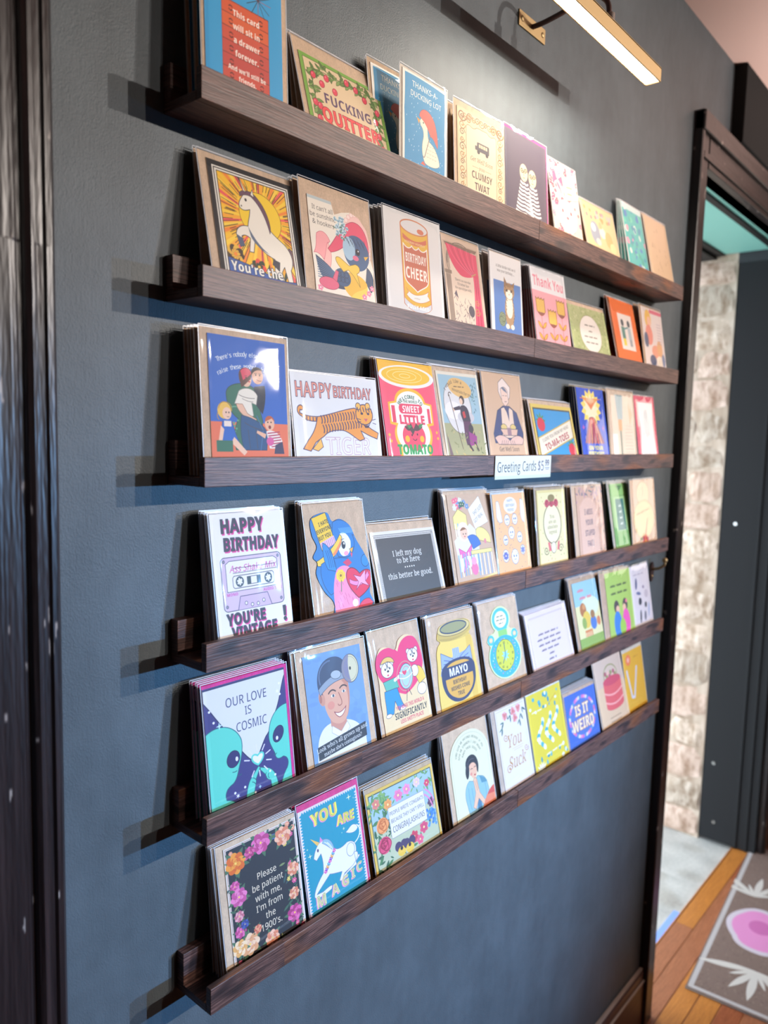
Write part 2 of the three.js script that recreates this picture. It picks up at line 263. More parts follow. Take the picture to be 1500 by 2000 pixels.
// ---------- picture ledges ----------
const YT = [1.8133, 1.6393, 1.4616, 1.2795, 1.1, 0.9142], X0 = [0, 0.0018, 0.0043, 0.0068, 0.0079, 0.0135];
const LH = 0.0288, LD = 0.0597, SEG = 0.6095, BASE = 0.009, LIP = 0.008, BACKH = 0.044, BACKT = 0.0118;
const rowWord = ['top', 'second', 'third', 'fourth', 'fifth', 'bottom'];
for (let r = 0; r < 6; r++) for (let s = 0; s < 2; s++) {
  const x = X0[r] + s * SEG, y = YT[r] - LH;
  const o = thing('picture_ledge', s ? `${rowWord[r]} row dark wood picture ledge, half nearer the doorway` : `${rowWord[r]} row dark wood picture ledge, left half of the row`, 'shelf', [x, y, 0], 'wooden picture ledges');
  const band = r < 3 && !s ? (r % 2) : s && r !== 1 ? 3 : r >= 3 ? 2 + ((r + s) % 2 ? 0 : 1) : 1, ou = r * 0.173 + s * 0.41;
  const e = s ? 0.0003 : 0, L = SEG - (s ? 0 : 0.0003);
  const vs = 1 / 0.15 ;
  const P = (g, dv) => uvBox(g, 1 / 0.75, 0.25 / 0.052, ou, band * 0.25 + dv, 'x');
  mesh('back_strip', P(rbox(e, L, BASE, BACKH, 0, BACKT, 0.0007, 1), 0.02), ledgeMat, o);
  mesh('base_board', P(rbox(e, L, 0, BASE, 0, LD - LIP, 0.0005, 1), 0.01), ledgeMat, o);
  mesh('front_lip', P(rbox(e, L, 0, LH, LD - LIP, LD, 0.0008, 2), 0.06), ledgeMat, o);
}

// ---------- greeting cards ----------

const FIT = {
  '1.1': [0.0126, 0.0988, 0.1253, -0.079, 0.098, 0.0459], 
  '1.2': [0.1495, 0.1387, 0.1235, 0.284, 0.000, 0.0459], 
  '1.3': [0.2934, 0.0651, 0.1439, 0.121, 0.022, 0.0324], 
  '1.4': [0.2973, 0.0949, 0.1340, 0.040, -0.007, 0.0459], 
  '1.5': [0.4121, 0.1219, 0.1335, 0.048, 0.025, 0.0459], 
  '1.6': [0.5397, 0.1242, 0.1432, 0.078, 0.008, 0.0459], 
  '1.7': [0.6891, 0.0983, 0.1437, 0.176, 0.014, 0.0468], 
  '1.8': [0.8226, 0.1352, 0.1162, 0.248, 0.009, 0.0414], 
  '1.9': [0.9852, 0.0959, 0.1500, 0.217, -0.005, 0.0459], 
  '1.10': [1.0958, 0.1211, 0.1528, 0.222, 0.005, 0.0459], 
  '2.1': [0.0279, 0.1199, 0.1417, 0.219, 0.005, 0.0459], 
  '2.2': [0.1503, 0.1132, 0.1442, 0.144, -0.002, 0.0459], 
  '2.3': [0.2848, 0.1152, 0.1453, 0.115, 0.002, 0.0459], 
  '2.4': [0.4132, 0.0913, 0.1430, 0.177, -0.002, 0.0459], 
  '2.5': [0.5151, 0.0875, 0.1364, 0.095, 0.002, 0.0459], 
  '2.6': [0.6489, 0.1149, 0.1415, 0.176, 0.004, 0.0459], 
  '2.7': [0.7777, 0.1452, 0.1085, 0.232, 0.012, 0.0459], 
  '2.8': [0.9544, 0.1178, 0.1419, 0.282, 0.001, 0.0459], 
  '2.9': [1.0818, 0.1143, 0.1444, 0.174, -0.003, 0.0459], 
  '3.1': [0.0159, 0.1127, 0.1449, 0.087, -0.008, 0.0459], 
  '3.2': [0.1374, 0.1420, 0.1126, 0.147, 0.002, 0.0459], 
  '3.3': [0.2942, 0.1135, 0.1419, 0.214, 0.003, 0.0459], 
  '3.4': [0.4134, 0.1076, 0.1439, 0.216, 0.007, 0.0459], 
  '3.5': [0.5270, 0.1107, 0.1449, 0.188, 0.002, 0.0459], 
  '3.6': [0.6682, 0.1450, 0.1107, 0.260, -0.011, 0.0459], 
  '3.7': [0.8295, 0.1088, 0.1424, 0.184, 0.000, 0.0459], 
  '3.8': [0.9425, 0.1236, 0.1439, 0.139, -0.002, 0.0459], 
  '3.9': [1.0762, 0.1043, 0.1390, 0.162, 0.004, 0.0459], 
  '4.1': [0.0354, 0.0993, 0.1428, 0.159, -0.003, 0.0459], 
  '4.2': [0.1713, 0.1024, 0.1463, 0.192, 0.005, 0.0459], 
  '4.3': [0.2867, 0.1384, 0.1139, 0.300, -0.016, 0.0459], 
  '4.4': [0.4493, 0.1138, 0.1495, 0.239, -0.009, 0.0459], 
  '4.5': [0.5613, 0.0988, 0.1438, 0.167, 0.004, 0.0459], 
  '4.6': [0.6849, 0.1034, 0.1459, 0.121, -0.003, 0.0459], 
  '4.7': [0.8228, 0.1225, 0.1447, 0.148, 0.000, 0.0459], 
  '4.8': [0.9918, 0.0932, 0.1453, 0.188, -0.002, 0.0423], 
  '4.9': [1.0709, 0.1289, 0.1479, 0.119, 0.008, 0.0459], 
  '5.1': [0.0257, 0.1160, 0.1450, 0.138, 0.001, 0.0459], 
  '5.2': [0.1644, 0.1193, 0.1480, 0.241, -0.023, 0.0459], 
  '5.3': [0.2975, 0.1055, 0.1511, 0.250, 0.004, 0.0459], 
  '5.4': [0.4162, 0.1167, 0.1481, 0.215, -0.012, 0.0459], 
  '5.5': [0.5502, 0.1140, 0.1478, 0.228, -0.005, 0.0459], 
  '5.6': [0.6889, 0.1467, 0.1098, 0.258, 0.015, 0.0459], 
  '5.7': [0.8552, 0.1100, 0.1475, 0.257, 0.001, 0.0459], 
  '5.8': [0.9685, 0.1434, 0.1454, 0.179, -0.006, 0.0459], 
  '5.9': [1.1223, 0.0990, 0.1409, 0.176, 0.012, 0.0414], 
  '6.1': [0.0477, 0.1146, 0.1421, 0.196, -0.016, 0.0459], 
  '6.2': [0.1714, 0.1072, 0.1459, 0.209, 0.005, 0.0459], 
  '6.3': [0.2922, 0.1452, 0.1222, 0.251, -0.012, 0.0459], 
  '6.4': [0.4671, 0.1175, 0.1482, 0.242, -0.013, 0.0459], 
  '6.5': [0.6023, 0.1049, 0.1485, 0.239, -0.004, 0.0459], 
  '6.6': [0.7129, 0.1225, 0.1481, 0.221, -0.004, 0.0459], 
  '6.7': [0.8384, 0.1278, 0.1176, 0.214, -0.015, 0.0459], 
  '6.8': [0.9803, 0.1311, 0.1493, 0.246, -0.008, 0.0459], 
  '6.9': [1.1178, 0.1040, 0.1454, 0.179, 0.008, 0.0396], 
};
FIT['1.1'] = [0.0126, 0.1040, 0.1449, 0.050, 0, 0.0459];
FIT['1.3'] = [0.2720, 0.0950, 0.1410, 0.121, 0.022, 0.0300];
FIT['4.5'][0] += 0.002; FIT['2.8'][3] = 0.245; FIT['5.7'][3] = 0.232;
const paper = std({ color: new THREE.Color('#e9e4dc'), roughness: 0.8 });
const envMats = {};
const kraftTex = dataTex(256, 256, (x, y) => { const v = 1 + 0.03 * tile(x, y, 3, 6) + 0.03 * tile(x, y, 20, 2) + 0.02 * tile(x, y, 45, 3); return [cl(236 * v), cl(236 * v), cl(236 * v)]; }, true);
const envMat = (c) => envMats[c] ??= std({ color: new THREE.Color(c), map: kraftTex, roughness: 0.85 });
const KRAFT = '#dfc2a6';
const film = phy({ color: new THREE.Color(1, 1, 1), transmission: 1, thickness: 0, roughness: 0.045, ior: 1.5 });
function filmSheet(w, h, sd) {
  const g = new THREE.PlaneGeometry(w + 0.003, h + 0.003, 14, 18), p = g.attributes.position;
  for (let i = 0; i < p.count; i++) {
    const x = p.getX(i), y = p.getY(i), ex = Math.max(0, Math.abs(x) - (w / 2 - 0.004)) / 0.0055, ey = Math.max(0, y - (h / 2 - 0.002)) / 0.0035;
    let z = 0.0007 + 0.00022 * n3(x * 26 + sd * 7, y * 20, sd) + 0.00016 * n3(x * 70, y * 60 + sd * 3, sd);
    z -= 0.0019 * Math.min(1, ex * ex) ; z += 0.0006 * n3(x * 60, sd * 11, 2) * Math.min(1, ey); z -= 0.0008 * Math.min(1, ey);
    p.setXYZ(i, x, y + (h + 0.003) / 2, Math.max(z, -0.001));
  }
  g.computeVertexNormals(); return g;
}
function printTexture(w, hgt, px, draw, vs = 1) {
  const cv = document.createElement('canvas'); cv.width = px; cv.height = Math.round(px * hgt / w);
  const g = cv.getContext('2d'); g.scale(px / 100, px / 100 * vs); g.lineJoin = g.lineCap = 'round';
  draw(pen(g, 100, 100 * hgt / w / vs));
  const t = new THREE.CanvasTexture(cv); t.colorSpace = THREE.SRGBColorSpace; t.anisotropy = 8; return t;
}
const seam = phy({ color: new THREE.Color(0.96, 0.97, 1), transmission: 0.55, thickness: 0, roughness: 0.3, ior: 1.5 }); // heat-sealed edges of the sleeves
const seamGeo = (w, h) => merged([box(-w / 2 - 0.0014, -w / 2 - 0.0006, 0, h + 0.002, -0.0008, -0.0004), box(w / 2 + 0.0006, w / 2 + 0.0014, 0, h + 0.002, -0.0008, -0.0004), box(-w / 2 - 0.001, w / 2 + 0.001, h + 0.0014, h + 0.0022, -0.0003, 0.0001)]);
// how far each print reaches down its card
const VS = { '1.1': 1.05, '1.2': 0.84, '1.3': 0.86, '1.4': 0.86, '1.5': 0.78, '1.6': 0.82, '1.7': 0.86, '1.8': 0.86, '2.1': 0.93, '2.2': 0.83, '2.3': 0.84, '2.6': 0.95, '2.4': 0.88, '2.5': 0.88, '3.1': 0.93, '3.2': 0.86, '3.3': 0.88, '3.6': 0.88, '3.7': 0.88, '4.1': 1.0, '4.2': 0.95, '4.3': 1, '5.1': 0.92, '5.2': 0.97, '5.4': 0.92, '6.1': 0.87, '6.2': 0.88, '6.3': 0.88, '6.4': 0.93, '6.5': 0.92, '6.6': 0.92 };
const ordinal = ['first', 'second', 'third', 'fourth', 'fifth'];
let cardSeed = 1;
function card(id, short, label, o = {}) {
  const [x0, w, Hh, lean, roll, zb] = FIT[id], th = o.rear ? Math.min(lean, Math.asin((zb - 0.0046 - 0.0022 * (o.rear + 0.4) / 0.9) / Hh)) : lean, row = id[0] - 1, y = YT[row] - LH + BASE + Math.abs(roll) * w / 2 + 0.0005;
  const env = o.env ?? KRAFT, [l, t, r] = o.inset ?? [0.02, 0.02, 0.02], rear = o.rear ?? 0;
  const root = thing('greeting_card', label, 'card', [x0 + w / 2, y, zb]);
  root.rotation.set(-th, 0, roll);
  const eg = box(-w / 2, w / 2, 0, Hh, -0.0011, -0.0005); uvBox(eg, 4, 4, cardSeed * 0.37, cardSeed * 0.61);
  mesh('envelope', eg, envMat(env), root);
  const vs = VS[id] ?? 0.9;
  const cw = w * (1 - l - r), ch = Hh * (1 - t), cx0 = -w / 2 + l * w;
  const tex = printTexture(cw, ch, o.px ?? 320, o.art, vs);
  const face = std({ map: tex, roughness: o.rough ?? 0.62 });
  let cg;
  if (o.cut) { // die-cut outline, drawn in the print's own units (100 wide, top left origin)
    const hu = 100 * ch / cw / vs, pts = o.smooth ? new THREE.CatmullRomCurve3(o.cut(hu).map(([a, b]) => new THREE.Vector3(a, b, 0)), true, 'catmullrom', 0.5).getPoints(90).map((v) => [Math.max(0, Math.min(100, v.x)), Math.max(0, Math.min(hu, v.y))]) : o.cut(hu), s = new THREE.Shape(pts.map(([a, b]) => new THREE.Vector2(cx0 + a / 100 * cw, ch * (1 - b / hu))));
    cg = new THREE.ExtrudeGeometry(s, { depth: 0.0008, bevelEnabled: false }); cg.translate(0, 0, -0.0005);
    const p = cg.attributes.position, uv = cg.attributes.uv; for (let i = 0; i < p.count; i++) uv.setXY(i, (p.getX(i) - cx0) / cw, p.getY(i) / ch);
    mesh('card', cg, [face, o.edge ? envMat(o.edge) : paper], root);
  } else {
    cg = box(cx0, cx0 + cw, 0, ch, -0.0005, 0.0003); const ed = o.edge ? envMat(o.edge) : paper;
    mesh('card', cg, [ed, ed, ed, ed, face, ed], root);
  }
  if (o.sleeve !== false) { const sl = mesh('sleeve', filmSheet(w, Hh, cardSeed), film, root); mesh('sealed_edge', seamGeo(w, Hh), seam, sl); }
  cardSeed++;
  const zt = zb - Hh * Math.sin(th), zb1 = BACKT + 0.0035, zt1 = Math.min(zt - 0.002, 0.0045);
  for (let k = 1; k <= rear; k++) {
    const f = k / (rear + 0.4) * (o.spread ?? 0.9), c = root.clone(); c.name = numbered('greeting_card'); scene.add(c);
    const b = mix(zb, Math.min(zb1, zb - 0.003), f), tt = mix(zt, Math.max(zt1, 0.0035), f), tl = Math.asin(Math.max(-0.2, (b - tt) / Hh));
    c.position.set(x0 + w / 2 + rr(-0.0012, 0.0012), YT[row] - LH + BASE + 0.0006, b); c.rotation.set(-tl, 0, 0);
    c.userData = { label: `${ordinal[k - 1]} card back in the stack behind the ${short}`, category: 'card', group: `cards stacked behind the ${short}` };
  }
  return root;
}
// drawing pen: units of one hundredth of the print's width
function pen(g, W, h) {
  const q = {
    g, W, h,
    bg(c) { g.fillStyle = c; g.fillRect(-1, -1, W + 2, h + 2); },
    R(x, y, w, hh, c, r = 0) { g.fillStyle = c; g.beginPath(); r ? g.roundRect(x, y, w, hh, r) : g.rect(x, y, w, hh); g.fill(); },
    RS(x, y, w, hh, c, lw = 1, r = 0) { g.strokeStyle = c; g.lineWidth = lw; g.beginPath(); r ? g.roundRect(x, y, w, hh, r) : g.rect(x, y, w, hh); g.stroke(); },
    E(x, y, rx, ry, c, rot = 0, sc, lw = 0.6) { g.beginPath(); g.ellipse(x, y, Math.abs(rx), Math.abs(ry), rot, 0, TAU); if (c) { g.fillStyle = c; g.fill(); } if (sc) { g.strokeStyle = sc; g.lineWidth = lw; g.stroke(); } },
    L(d, c, sc, lw = 0.8) { const p = new Path2D(d); if (c) { g.fillStyle = c; g.fill(p); } if (sc) { g.strokeStyle = sc; g.lineWidth = lw; g.stroke(p); } },
    T(s, x, y, sz, c, o = {}) { // o: f family, b bold, i italic, sx stretch, rot, al align, st outline colour, lw
      g.save(); g.translate(x, y); if (o.rot) g.rotate(o.rot); g.transform(o.sx ?? 1, 0, o.i ? -0.25 : 0, 1, 0, 0); g.font = `${o.b ? 'bold ' : ''}${sz}px ${o.f ?? 'sans-serif'}`; g.textAlign = o.al ?? 'center'; g.textBaseline = 'middle';
      if (s[0] === '~') { const n = +s.slice(1), w = n * sz * 0.52; g.strokeStyle = c; g.lineWidth = sz * 0.13; g.beginPath(); for (let k = 0; k < n; k++) { if (k % 5 === 4) continue; const x0 = -w / 2 + k * sz * 0.52; g.moveTo(x0, sz * 0.2); g.quadraticCurveTo(x0 + sz * 0.1, -sz * (0.25 + 0.12 * (k % 3)), x0 + sz * 0.24, sz * 0.16); g.quadraticCurveTo(x0 + sz * 0.36, sz * 0.25, x0 + sz * 0.46, -sz * 0.12); } g.stroke(); g.restore(); return; } // print too small to read in the photograph
      if (o.st) { g.strokeStyle = o.st; g.lineWidth = o.lw ?? 0.8; g.strokeText(s, 0, 0); } if (c) { g.fillStyle = c; g.fillText(s, 0, 0); } g.restore();
    },
    A(s, cx, cy, r, a0, sz, c, o = {}) { // text on an arc centred on angle a0 (up = -PI/2)
      const k = o.k ?? 0.62, n = s.length, st = sz * k / r; for (let i = 0; i < n; i++) { const a = a0 + (i - (n - 1) / 2) * st; q.T(s[i], cx + r * Math.cos(a), cy + r * Math.sin(a), sz, c, { ...o, rot: a + Math.PI / 2 }); }
    },
    leaf(x, y, len, a, c, wd = 0.35) { g.save(); g.translate(x, y); g.rotate(a); g.beginPath(); g.moveTo(0, 0); g.quadraticCurveTo(len * 0.5, -len * wd, len, 0); g.quadraticCurveTo(len * 0.5, len * wd, 0, 0); g.fillStyle = c; g.fill(); g.restore(); },
    flower(x, y, r, c, c2 = '#f4d060', n = 6, c3) { for (let k = 0; k < n; k++) { const a = k / n * TAU + x; q.E(x + Math.cos(a) * r * 0.55, y + Math.sin(a) * r * 0.55, r * 0.55, r * 0.42, k % 2 && c3 ? c3 : c, a); } for (let k = 0; k < n; k++) { const a = (k + 0.5) / n * TAU + x; q.E(x + Math.cos(a) * r * 0.3, y + Math.sin(a) * r * 0.3, r * 0.3, r * 0.2, c3 ?? c, a, 'rgba(120,40,60,0.35)', r * 0.05); } q.E(x, y, r * 0.22, r * 0.22, c2); },
    rose(x, y, r, c, d) { q.E(x, y, r, r * 0.95, c); for (let k = 0; k < 7; k++) { const a = k * 2.4, s = r * (0.85 - k * 0.11); q.E(x + Math.cos(a) * r * 0.18, y + Math.sin(a) * r * 0.18, s, s * 0.8, k % 2 ? c : null, a, d, r * 0.09); } },
    star(x, y, r, c, n = 4, inner = 0.3) { let d = ''; for (let k = 0; k < 2 * n; k++) { const a = k / (2 * n) * TAU - Math.PI / 2, s = k % 2 ? r * inner : r; d += (k ? 'L' : 'M') + (x + s * Math.cos(a)) + ' ' + (y + s * Math.sin(a)); } q.L(d + 'Z', c); },
    curl(x, y, r, c, lw, dir = 1) { g.strokeStyle = c; g.lineWidth = lw; g.beginPath(); for (let k = 0; k < 26; k++) { const a = dir * k * 0.35, s = r * (1 - k / 30); g.lineTo(x + s * Math.cos(a), y + s * Math.sin(a)); } g.stroke(); },
    heart(x, y, r, c, sc, lw = 1) { q.L(`M${x} ${y + r}C${x - 1.9 * r} ${y - 0.1 * r} ${x - 1.0 * r} ${y - 1.4 * r} ${x} ${y - 0.5 * r}C${x + 1.0 * r} ${y - 1.4 * r} ${x + 1.9 * r} ${y - 0.1 * r} ${x} ${y + r}Z`, c, sc, lw); },
    lines(arr, x, y, dy, sz, c, o) { arr.forEach((s, i) => q.T(s, x, y + i * dy, sz, c, o)); },
  };
  return q;
}
const PI = Math.PI;
// --- top ledge
card('1.1', 'red chest of drawers card', 'blue card with a red chest of drawers, leftmost on the top ledge', { inset: [0.03, 0.02, 0.06], rear: 2, px: 400, art: (q) => {
  const { R, T, L, h } = q; q.bg('#2ba3dc'); R(0, 0, 5, h, '#249ad6');
  R(21, 44, 60, h, '#d8572f'); q.RS(21, 44, 60, h, '#7c2c20', 0.8);
  for (let k = 0; k < 8; k++) { const y = 44 + k * 12.4; R(21, y, 60, 12.4, ['#dd5a2c', '#e0612f', '#d55237', '#cc4a3c', '#c9463c', '#d24e3c', '#cf4a38', '#cf4a38'][k]); L(`M21 ${y}H81`, null, '#7c2c20', 0.7); for (const x of [32, 71]) { L(`M${x - 2} ${y + 8}q2 2 4 0M${x - 2} ${y + 5.5}q2 -2 4 0`, null, '#5c1f18', 1.1); } }
  for (let k = 0; k < 12; k++) L(`M68 30L${68 + 17 * Math.cos(k * 0.53)} ${30 + 17 * Math.sin(k * 0.53)}`, null, k % 3 ? '#1d2a38' : '#a85a70', 0.6);
  q.lines(['This card', 'will sit in', 'a drawer', 'forever.'], 52, 54, 12.3, 8, '#fff6ee', { b: 1 });
  T("And we'll still be", 52, 105, 6.2, '#fff6ee', { b: 1 }); T('friends.', 52, 113, 6.2, '#fff6ee', { b: 1 });
} });
card('1.2', 'FUCKING QUITTER card', 'landscape card reading FUCKING QUITTER framed in berries and leaves', { inset: [0.045, 0.13, 0.0], rear: 2, px: 420, art: (q) => {
  const { R, T, h } = q; q.bg('#7fae4c'); R(4, 4, 92, h, '#e4cba6'); q.RS(4, 4, 92, h, '#4a5a2c', 0.5);
  const gr = ['#6f8f48', '#87a55c', '#5d7d42'];
  for (let k = 0; k < 46; k++) { const a = k / 46, x = a < 0.28 ? 11 : a < 0.72 ? 11 + (a - 0.28) / 0.44 * 78 : 89, y = a < 0.28 ? 74 - a / 0.28 * 60 : a < 0.72 ? 12 + 3 * Math.sin(k) : 14 + (a - 0.72) / 0.28 * 60; for (const [len, a, j] of [[8.5, k * 2.1, 0], [7, k * 1.3 + 2, 1], [6, k * 0.7 + 4, 2]]) { q.leaf(x, y, len + 0.8, a, '#46582e', 0.4); q.leaf(x, y, len, a, gr[(k + j) % 3], 0.36); } }
  q.L('M11 74V22Q11 12 22 12H80Q89 12 89 22V74', null, '#5a6a3a', 0.8);
  for (const [x, y] of [[13, 20], [22, 26], [29, 17], [37, 28], [10, 50], [15, 52], [12, 66], [66, 13], [76, 20], [87, 40], [91, 28], [88, 56], [90, 70], [55, 10]]) { q.E(x, y, 3, 4, '#e2475c', 0.3, '#7c2036', 0.4); q.E(x - 0.8, y - 1.2, 0.7, 1.1, '#f0889a'); }
  T('FUCKING', 51, 40, 15, '#5b4166', { b: 1, sx: 0.9 });
  T('QUITTER', 51, 58, 21, '#ee4b4f', { b: 1, sx: 0.82, st: '#8c2030', lw: 1.4 }); T('QUITTER', 51, 58, 21, '#ee4b4f', { b: 1, sx: 0.82 });
} });
const duck = (q) => {
  const { R, T, L, E, h } = q; q.bg('#eee9e0'); L(`M5 4Q50 1 95 5Q97 40 95 70Q98 100 95 ${h}H4Q6 90 4 60Q6 30 5 4Z`, '#2f92c4');
  for (let k = 0; k < 90; k++) { const x = rr(8, 92), y = rr(34, h); q.leaf(x, y, 3.2, PI / 2 + 0.25, '#cfe6f2', 0.3); }
  T('THANKS-A-', 50, 16, 12.5, '#f4f1e4', { sx: 0.95 }); T('DUCKING LOT', 52, 31, 12, '#f4f1e4', { sx: 0.92 });
  L('M38 68C40 60 50 58 54 66C57 76 54 86 60 94C70 96 82 108 84 124C80 132 60 134 50 130C42 120 42 104 46 92C48 82 44 76 40 74Z', '#eee7d3', '#8a8270', 0.5);
  L('M38 66L31 64L36 73Z', '#efa13c'); E(46, 68, 1.2, 1.5, '#333'); for (let k = 0; k < 16; k++) L(`M${54 + (k % 4) * 6} ${100 + Math.floor(k / 4) * 6}q2 2 4 0`, null, '#a39a84', 0.5);
  L('M37 60C40 42 62 42 72 60C78 72 80 88 79 98L74 92C70 86 66 84 62 84C58 74 50 68 48 66Z', '#ef6a5e', '#a3423c', 0.6); L('M62 82L50 118Q48 124 45 120', null, '#7d6a66', 1.2); L('M46 128L40 134H52Z', '#e56048');
};
card('1.4', 'duck with umbrella card', 'blue THANKS-A DUCKING LOT card with a white duck under a red umbrella', { env: '#e8ddcf', inset: [0.04, 0.02, 0.02], px: 360, art: duck });
card('1.3', 'dim blue duck card', 'shadowed blue duck card half hidden between the berry card and the umbrella duck', { env: '#cbb094', inset: [0.05, 0.04, 0.02], rear: 1, art: duck });
card('1.5', 'CLUMSY TWAT card', 'tan scrollwork card reading Get Well Soon you CLUMSY TWAT', { inset: [0.05, 0.06, 0], rear: 2, px: 360, art: (q) => {
  const { R, T, E, L, h } = q; q.bg('#d9b890'); R(3, 3, 94, h, '#dfc29c');
  for (let k = 0; k < 34; k++) { const a = k / 34, x = a < 0.36 ? 10 : a < 0.64 ? 10 + (a - 0.36) / 0.28 * 80 : 90, y = a < 0.36 ? h - a / 0.36 * (h - 10) : a < 0.64 ? 9 : 10 + (a - 0.64) / 0.36 * (h - 10); q.curl(x, y, 4.6 + (k % 3), k % 2 ? '#8c6238' : '#5d4632', 1.1, k % 2 ? 1 : -1); q.leaf(x, y, 6, k * 1.7, '#b3874f', 0.25); }
  for (const [x, y] of [[10, 10], [90, 10]]) { q.curl(x, y, 9, '#7b5430', 1.8); q.curl(x + (x < 50 ? 14 : -14), y + 2, 7, '#9a6c3c', 1.5, -1); }
  L(`M18 ${h}V26Q18 18 26 20Q34 24 40 18H62Q68 24 76 20Q82 18 82 26V${h}`, '#e6cba9', '#6d5238', 0.7);
  R(40, 38, 26, 13, '#4c4a52', 2); R(44, 40, 18, 5, '#d8bf9c'); for (const x of [48, 53, 58]) L(`M${x} 40V45`, null, '#4c4a52', 0.8); R(36, 44, 6, 6, '#4c4a52', 1); E(43, 52, 3, 3, '#3a3840'); E(61, 52, 3, 3, '#3a3840');
  T('Get Well Soon', 50, 65, 9, '#4d4038', { f: 'serif', i: 1, sx: 0.8 }); T('you', 50, 75, 7, '#4d4038', { f: 'serif', i: 1 }); L('M30 76H43M57 76H70', null, '#6d5238', 0.5);
  T('CLUMSY', 50, 88, 14.5, '#4a3f3d', { sx: 0.78, b: 1 }); T('TWAT', 50, 104, 14.5, '#4a3f3d', { sx: 0.82, b: 1 });
} });
card('1.6', 'two masked faces card', 'dark purple card with two masked faces in striped shirts, pink envelope edge', { env: '#d9488f', inset: [0.0, 0.025, 0.03], rear: 1, px: 320, art: (q) => {
  const { E, L, T, h } = q; q.bg('#4b4254');
  const body = (x, y, s) => { for (let k = 0; k < 9; k++) { const yy = y + k * 5.6, hw = (9 + k * 1.55) * s; L(`M${x - hw} ${yy}Q${x - hw / 2} ${yy + 4} ${x} ${yy + 2}Q${x + hw / 2} ${yy + 5} ${x + hw} ${yy + 1}L${x + hw + 0.6} ${yy + 4}Q${x + hw / 2} ${yy + 8} ${x} ${yy + 5}Q${x - hw / 2} ${yy + 7} ${x - hw - 0.6} ${yy + 3.4}Z`, '#f1ece2'); } };
  body(44, 66, 1); body(66, 68, 0.92);
  for (const [x, y] of [[43, 54], [64, 57]]) { E(x, y, 9.5, 13, '#e9d6a4'); q.curl(x - 4, y - 3, 4, '#2e2834', 1.3); q.curl(x + 4, y - 3, 4, '#2e2834', 1.3, -1); L(`M${x} ${y - 1}v5M${x - 2} ${y + 7}q2 1.5 4 0`, null, '#8c3a34', 0.9); }
  T('~12', 50, h - 20, 7, '#b0408e', { sx: 0.9 }); T('~12', 50, h - 12, 7, '#b0408e', { sx: 0.9 });
} });
card('1.7', 'pink floral bunny card', 'cream and pink floral card with a pale tag in its corner', { inset: [0, 0.0, 0.02], rear: 1, px: 256, art: (q) => {
  const { E, L, R, T, h } = q; q.bg('#ecc7b4'); for (let k = 0; k < 130; k++) q.flower(rr(0, 100), rr(0, h), rr(3, 6), ['#d94a74', '#e87f98', '#c63c5c', '#f2b2b6'][k % 4], '#f3dfb8', 5);
  for (const x of [24, 36]) q.leaf(24, 40, 22, x * 0.3, '#e2557c', 0.3); L('M30 36L12 24V46ZM30 36L48 24V46Z', '#e2557c');
  L('M46 26L92 20L98 62L52 72Z', '#f1e6c6', '#c9a96c', 0.8); T('~4', 70, 42, 11, '#8c7a5a', { f: 'serif', i: 1, rot: -0.1 }); T('~5', 72, 55, 9, '#8c9a4a', { f: 'serif', i: 1, rot: -0.1 });
  E(52, 108, 34, 30, '#f3e6d2'); E(36, 96, 3, 4, '#c4304e'); E(66, 96, 3, 4, '#c4304e'); E(52, 108, 5, 3, '#d66b7c'); E(50, 78, 14, 6, '#9aa7c4'); L('M30 84q10 8 44 0', null, '#8d9bb8', 1);
} });
card('1.8', 'tan animals card', 'short tan landscape card with small grey and cream animals', { inset: [0.02, 0.03, 0.02], rear: 1, px: 256, env: '#dcb486', art: (q) => {
  const { E, T, h } = q; q.bg('#e2bd8c'); E(30, 46, 15, 19, '#8f98a6'); E(26, 38, 7, 7, '#dfe0de'); E(36, 60, 8, 6, '#c8c4c0'); E(54, 42, 10, 9, '#f1e4cc'); E(50, 30, 5, 6, '#caa97c'); E(72, 50, 12, 14, '#dba86c'); E(82, 62, 10, 9, '#e9cd94'); for (let k = 0; k < 20; k++) q.flower(rr(6, 94), rr(8, 24), 3, ['#c9798a', '#a7aebb', '#d8915c'][k % 3]); T('~7', 62, h - 14, 9, '#8a5f3c', { f: 'serif', i: 1 });
} });
card('1.9', 'teal print card', 'tall teal card with pink flamingo-like blots, front of its stack', { env: '#dfe7e4', inset: [0.03, 0.0, 0.03], rear: 3, px: 256, edge: '#bfe0dc', art: (q) => {
  q.bg('#3fb9b4'); for (let k = 0; k < 60; k++) q.E(rr(0, 100), rr(0, q.h), rr(3, 9), rr(3, 12), ['#2b8fb0', '#62cfb4', '#e59cb4', '#38a89a', '#d9e4dd', '#3f7fc0'][k % 6], rr(0, 3)); q.R(0, 0, 100, 14, '#cfe4e4');
} });
card('1.10', 'plain tan card', 'plain speckled tan card at the doorway end of the top ledge', { inset: [0.03, 0.02, 0.02], rear: 1, px: 200, art: (q) => { q.bg('#d9b893'); for (let k = 0; k < 26; k++) q.T(['~', '&', 'o', 'x'][k % 4], rr(15, 85), rr(15, q.h - 10), 9, 'rgba(130,100,70,0.45)'); } });

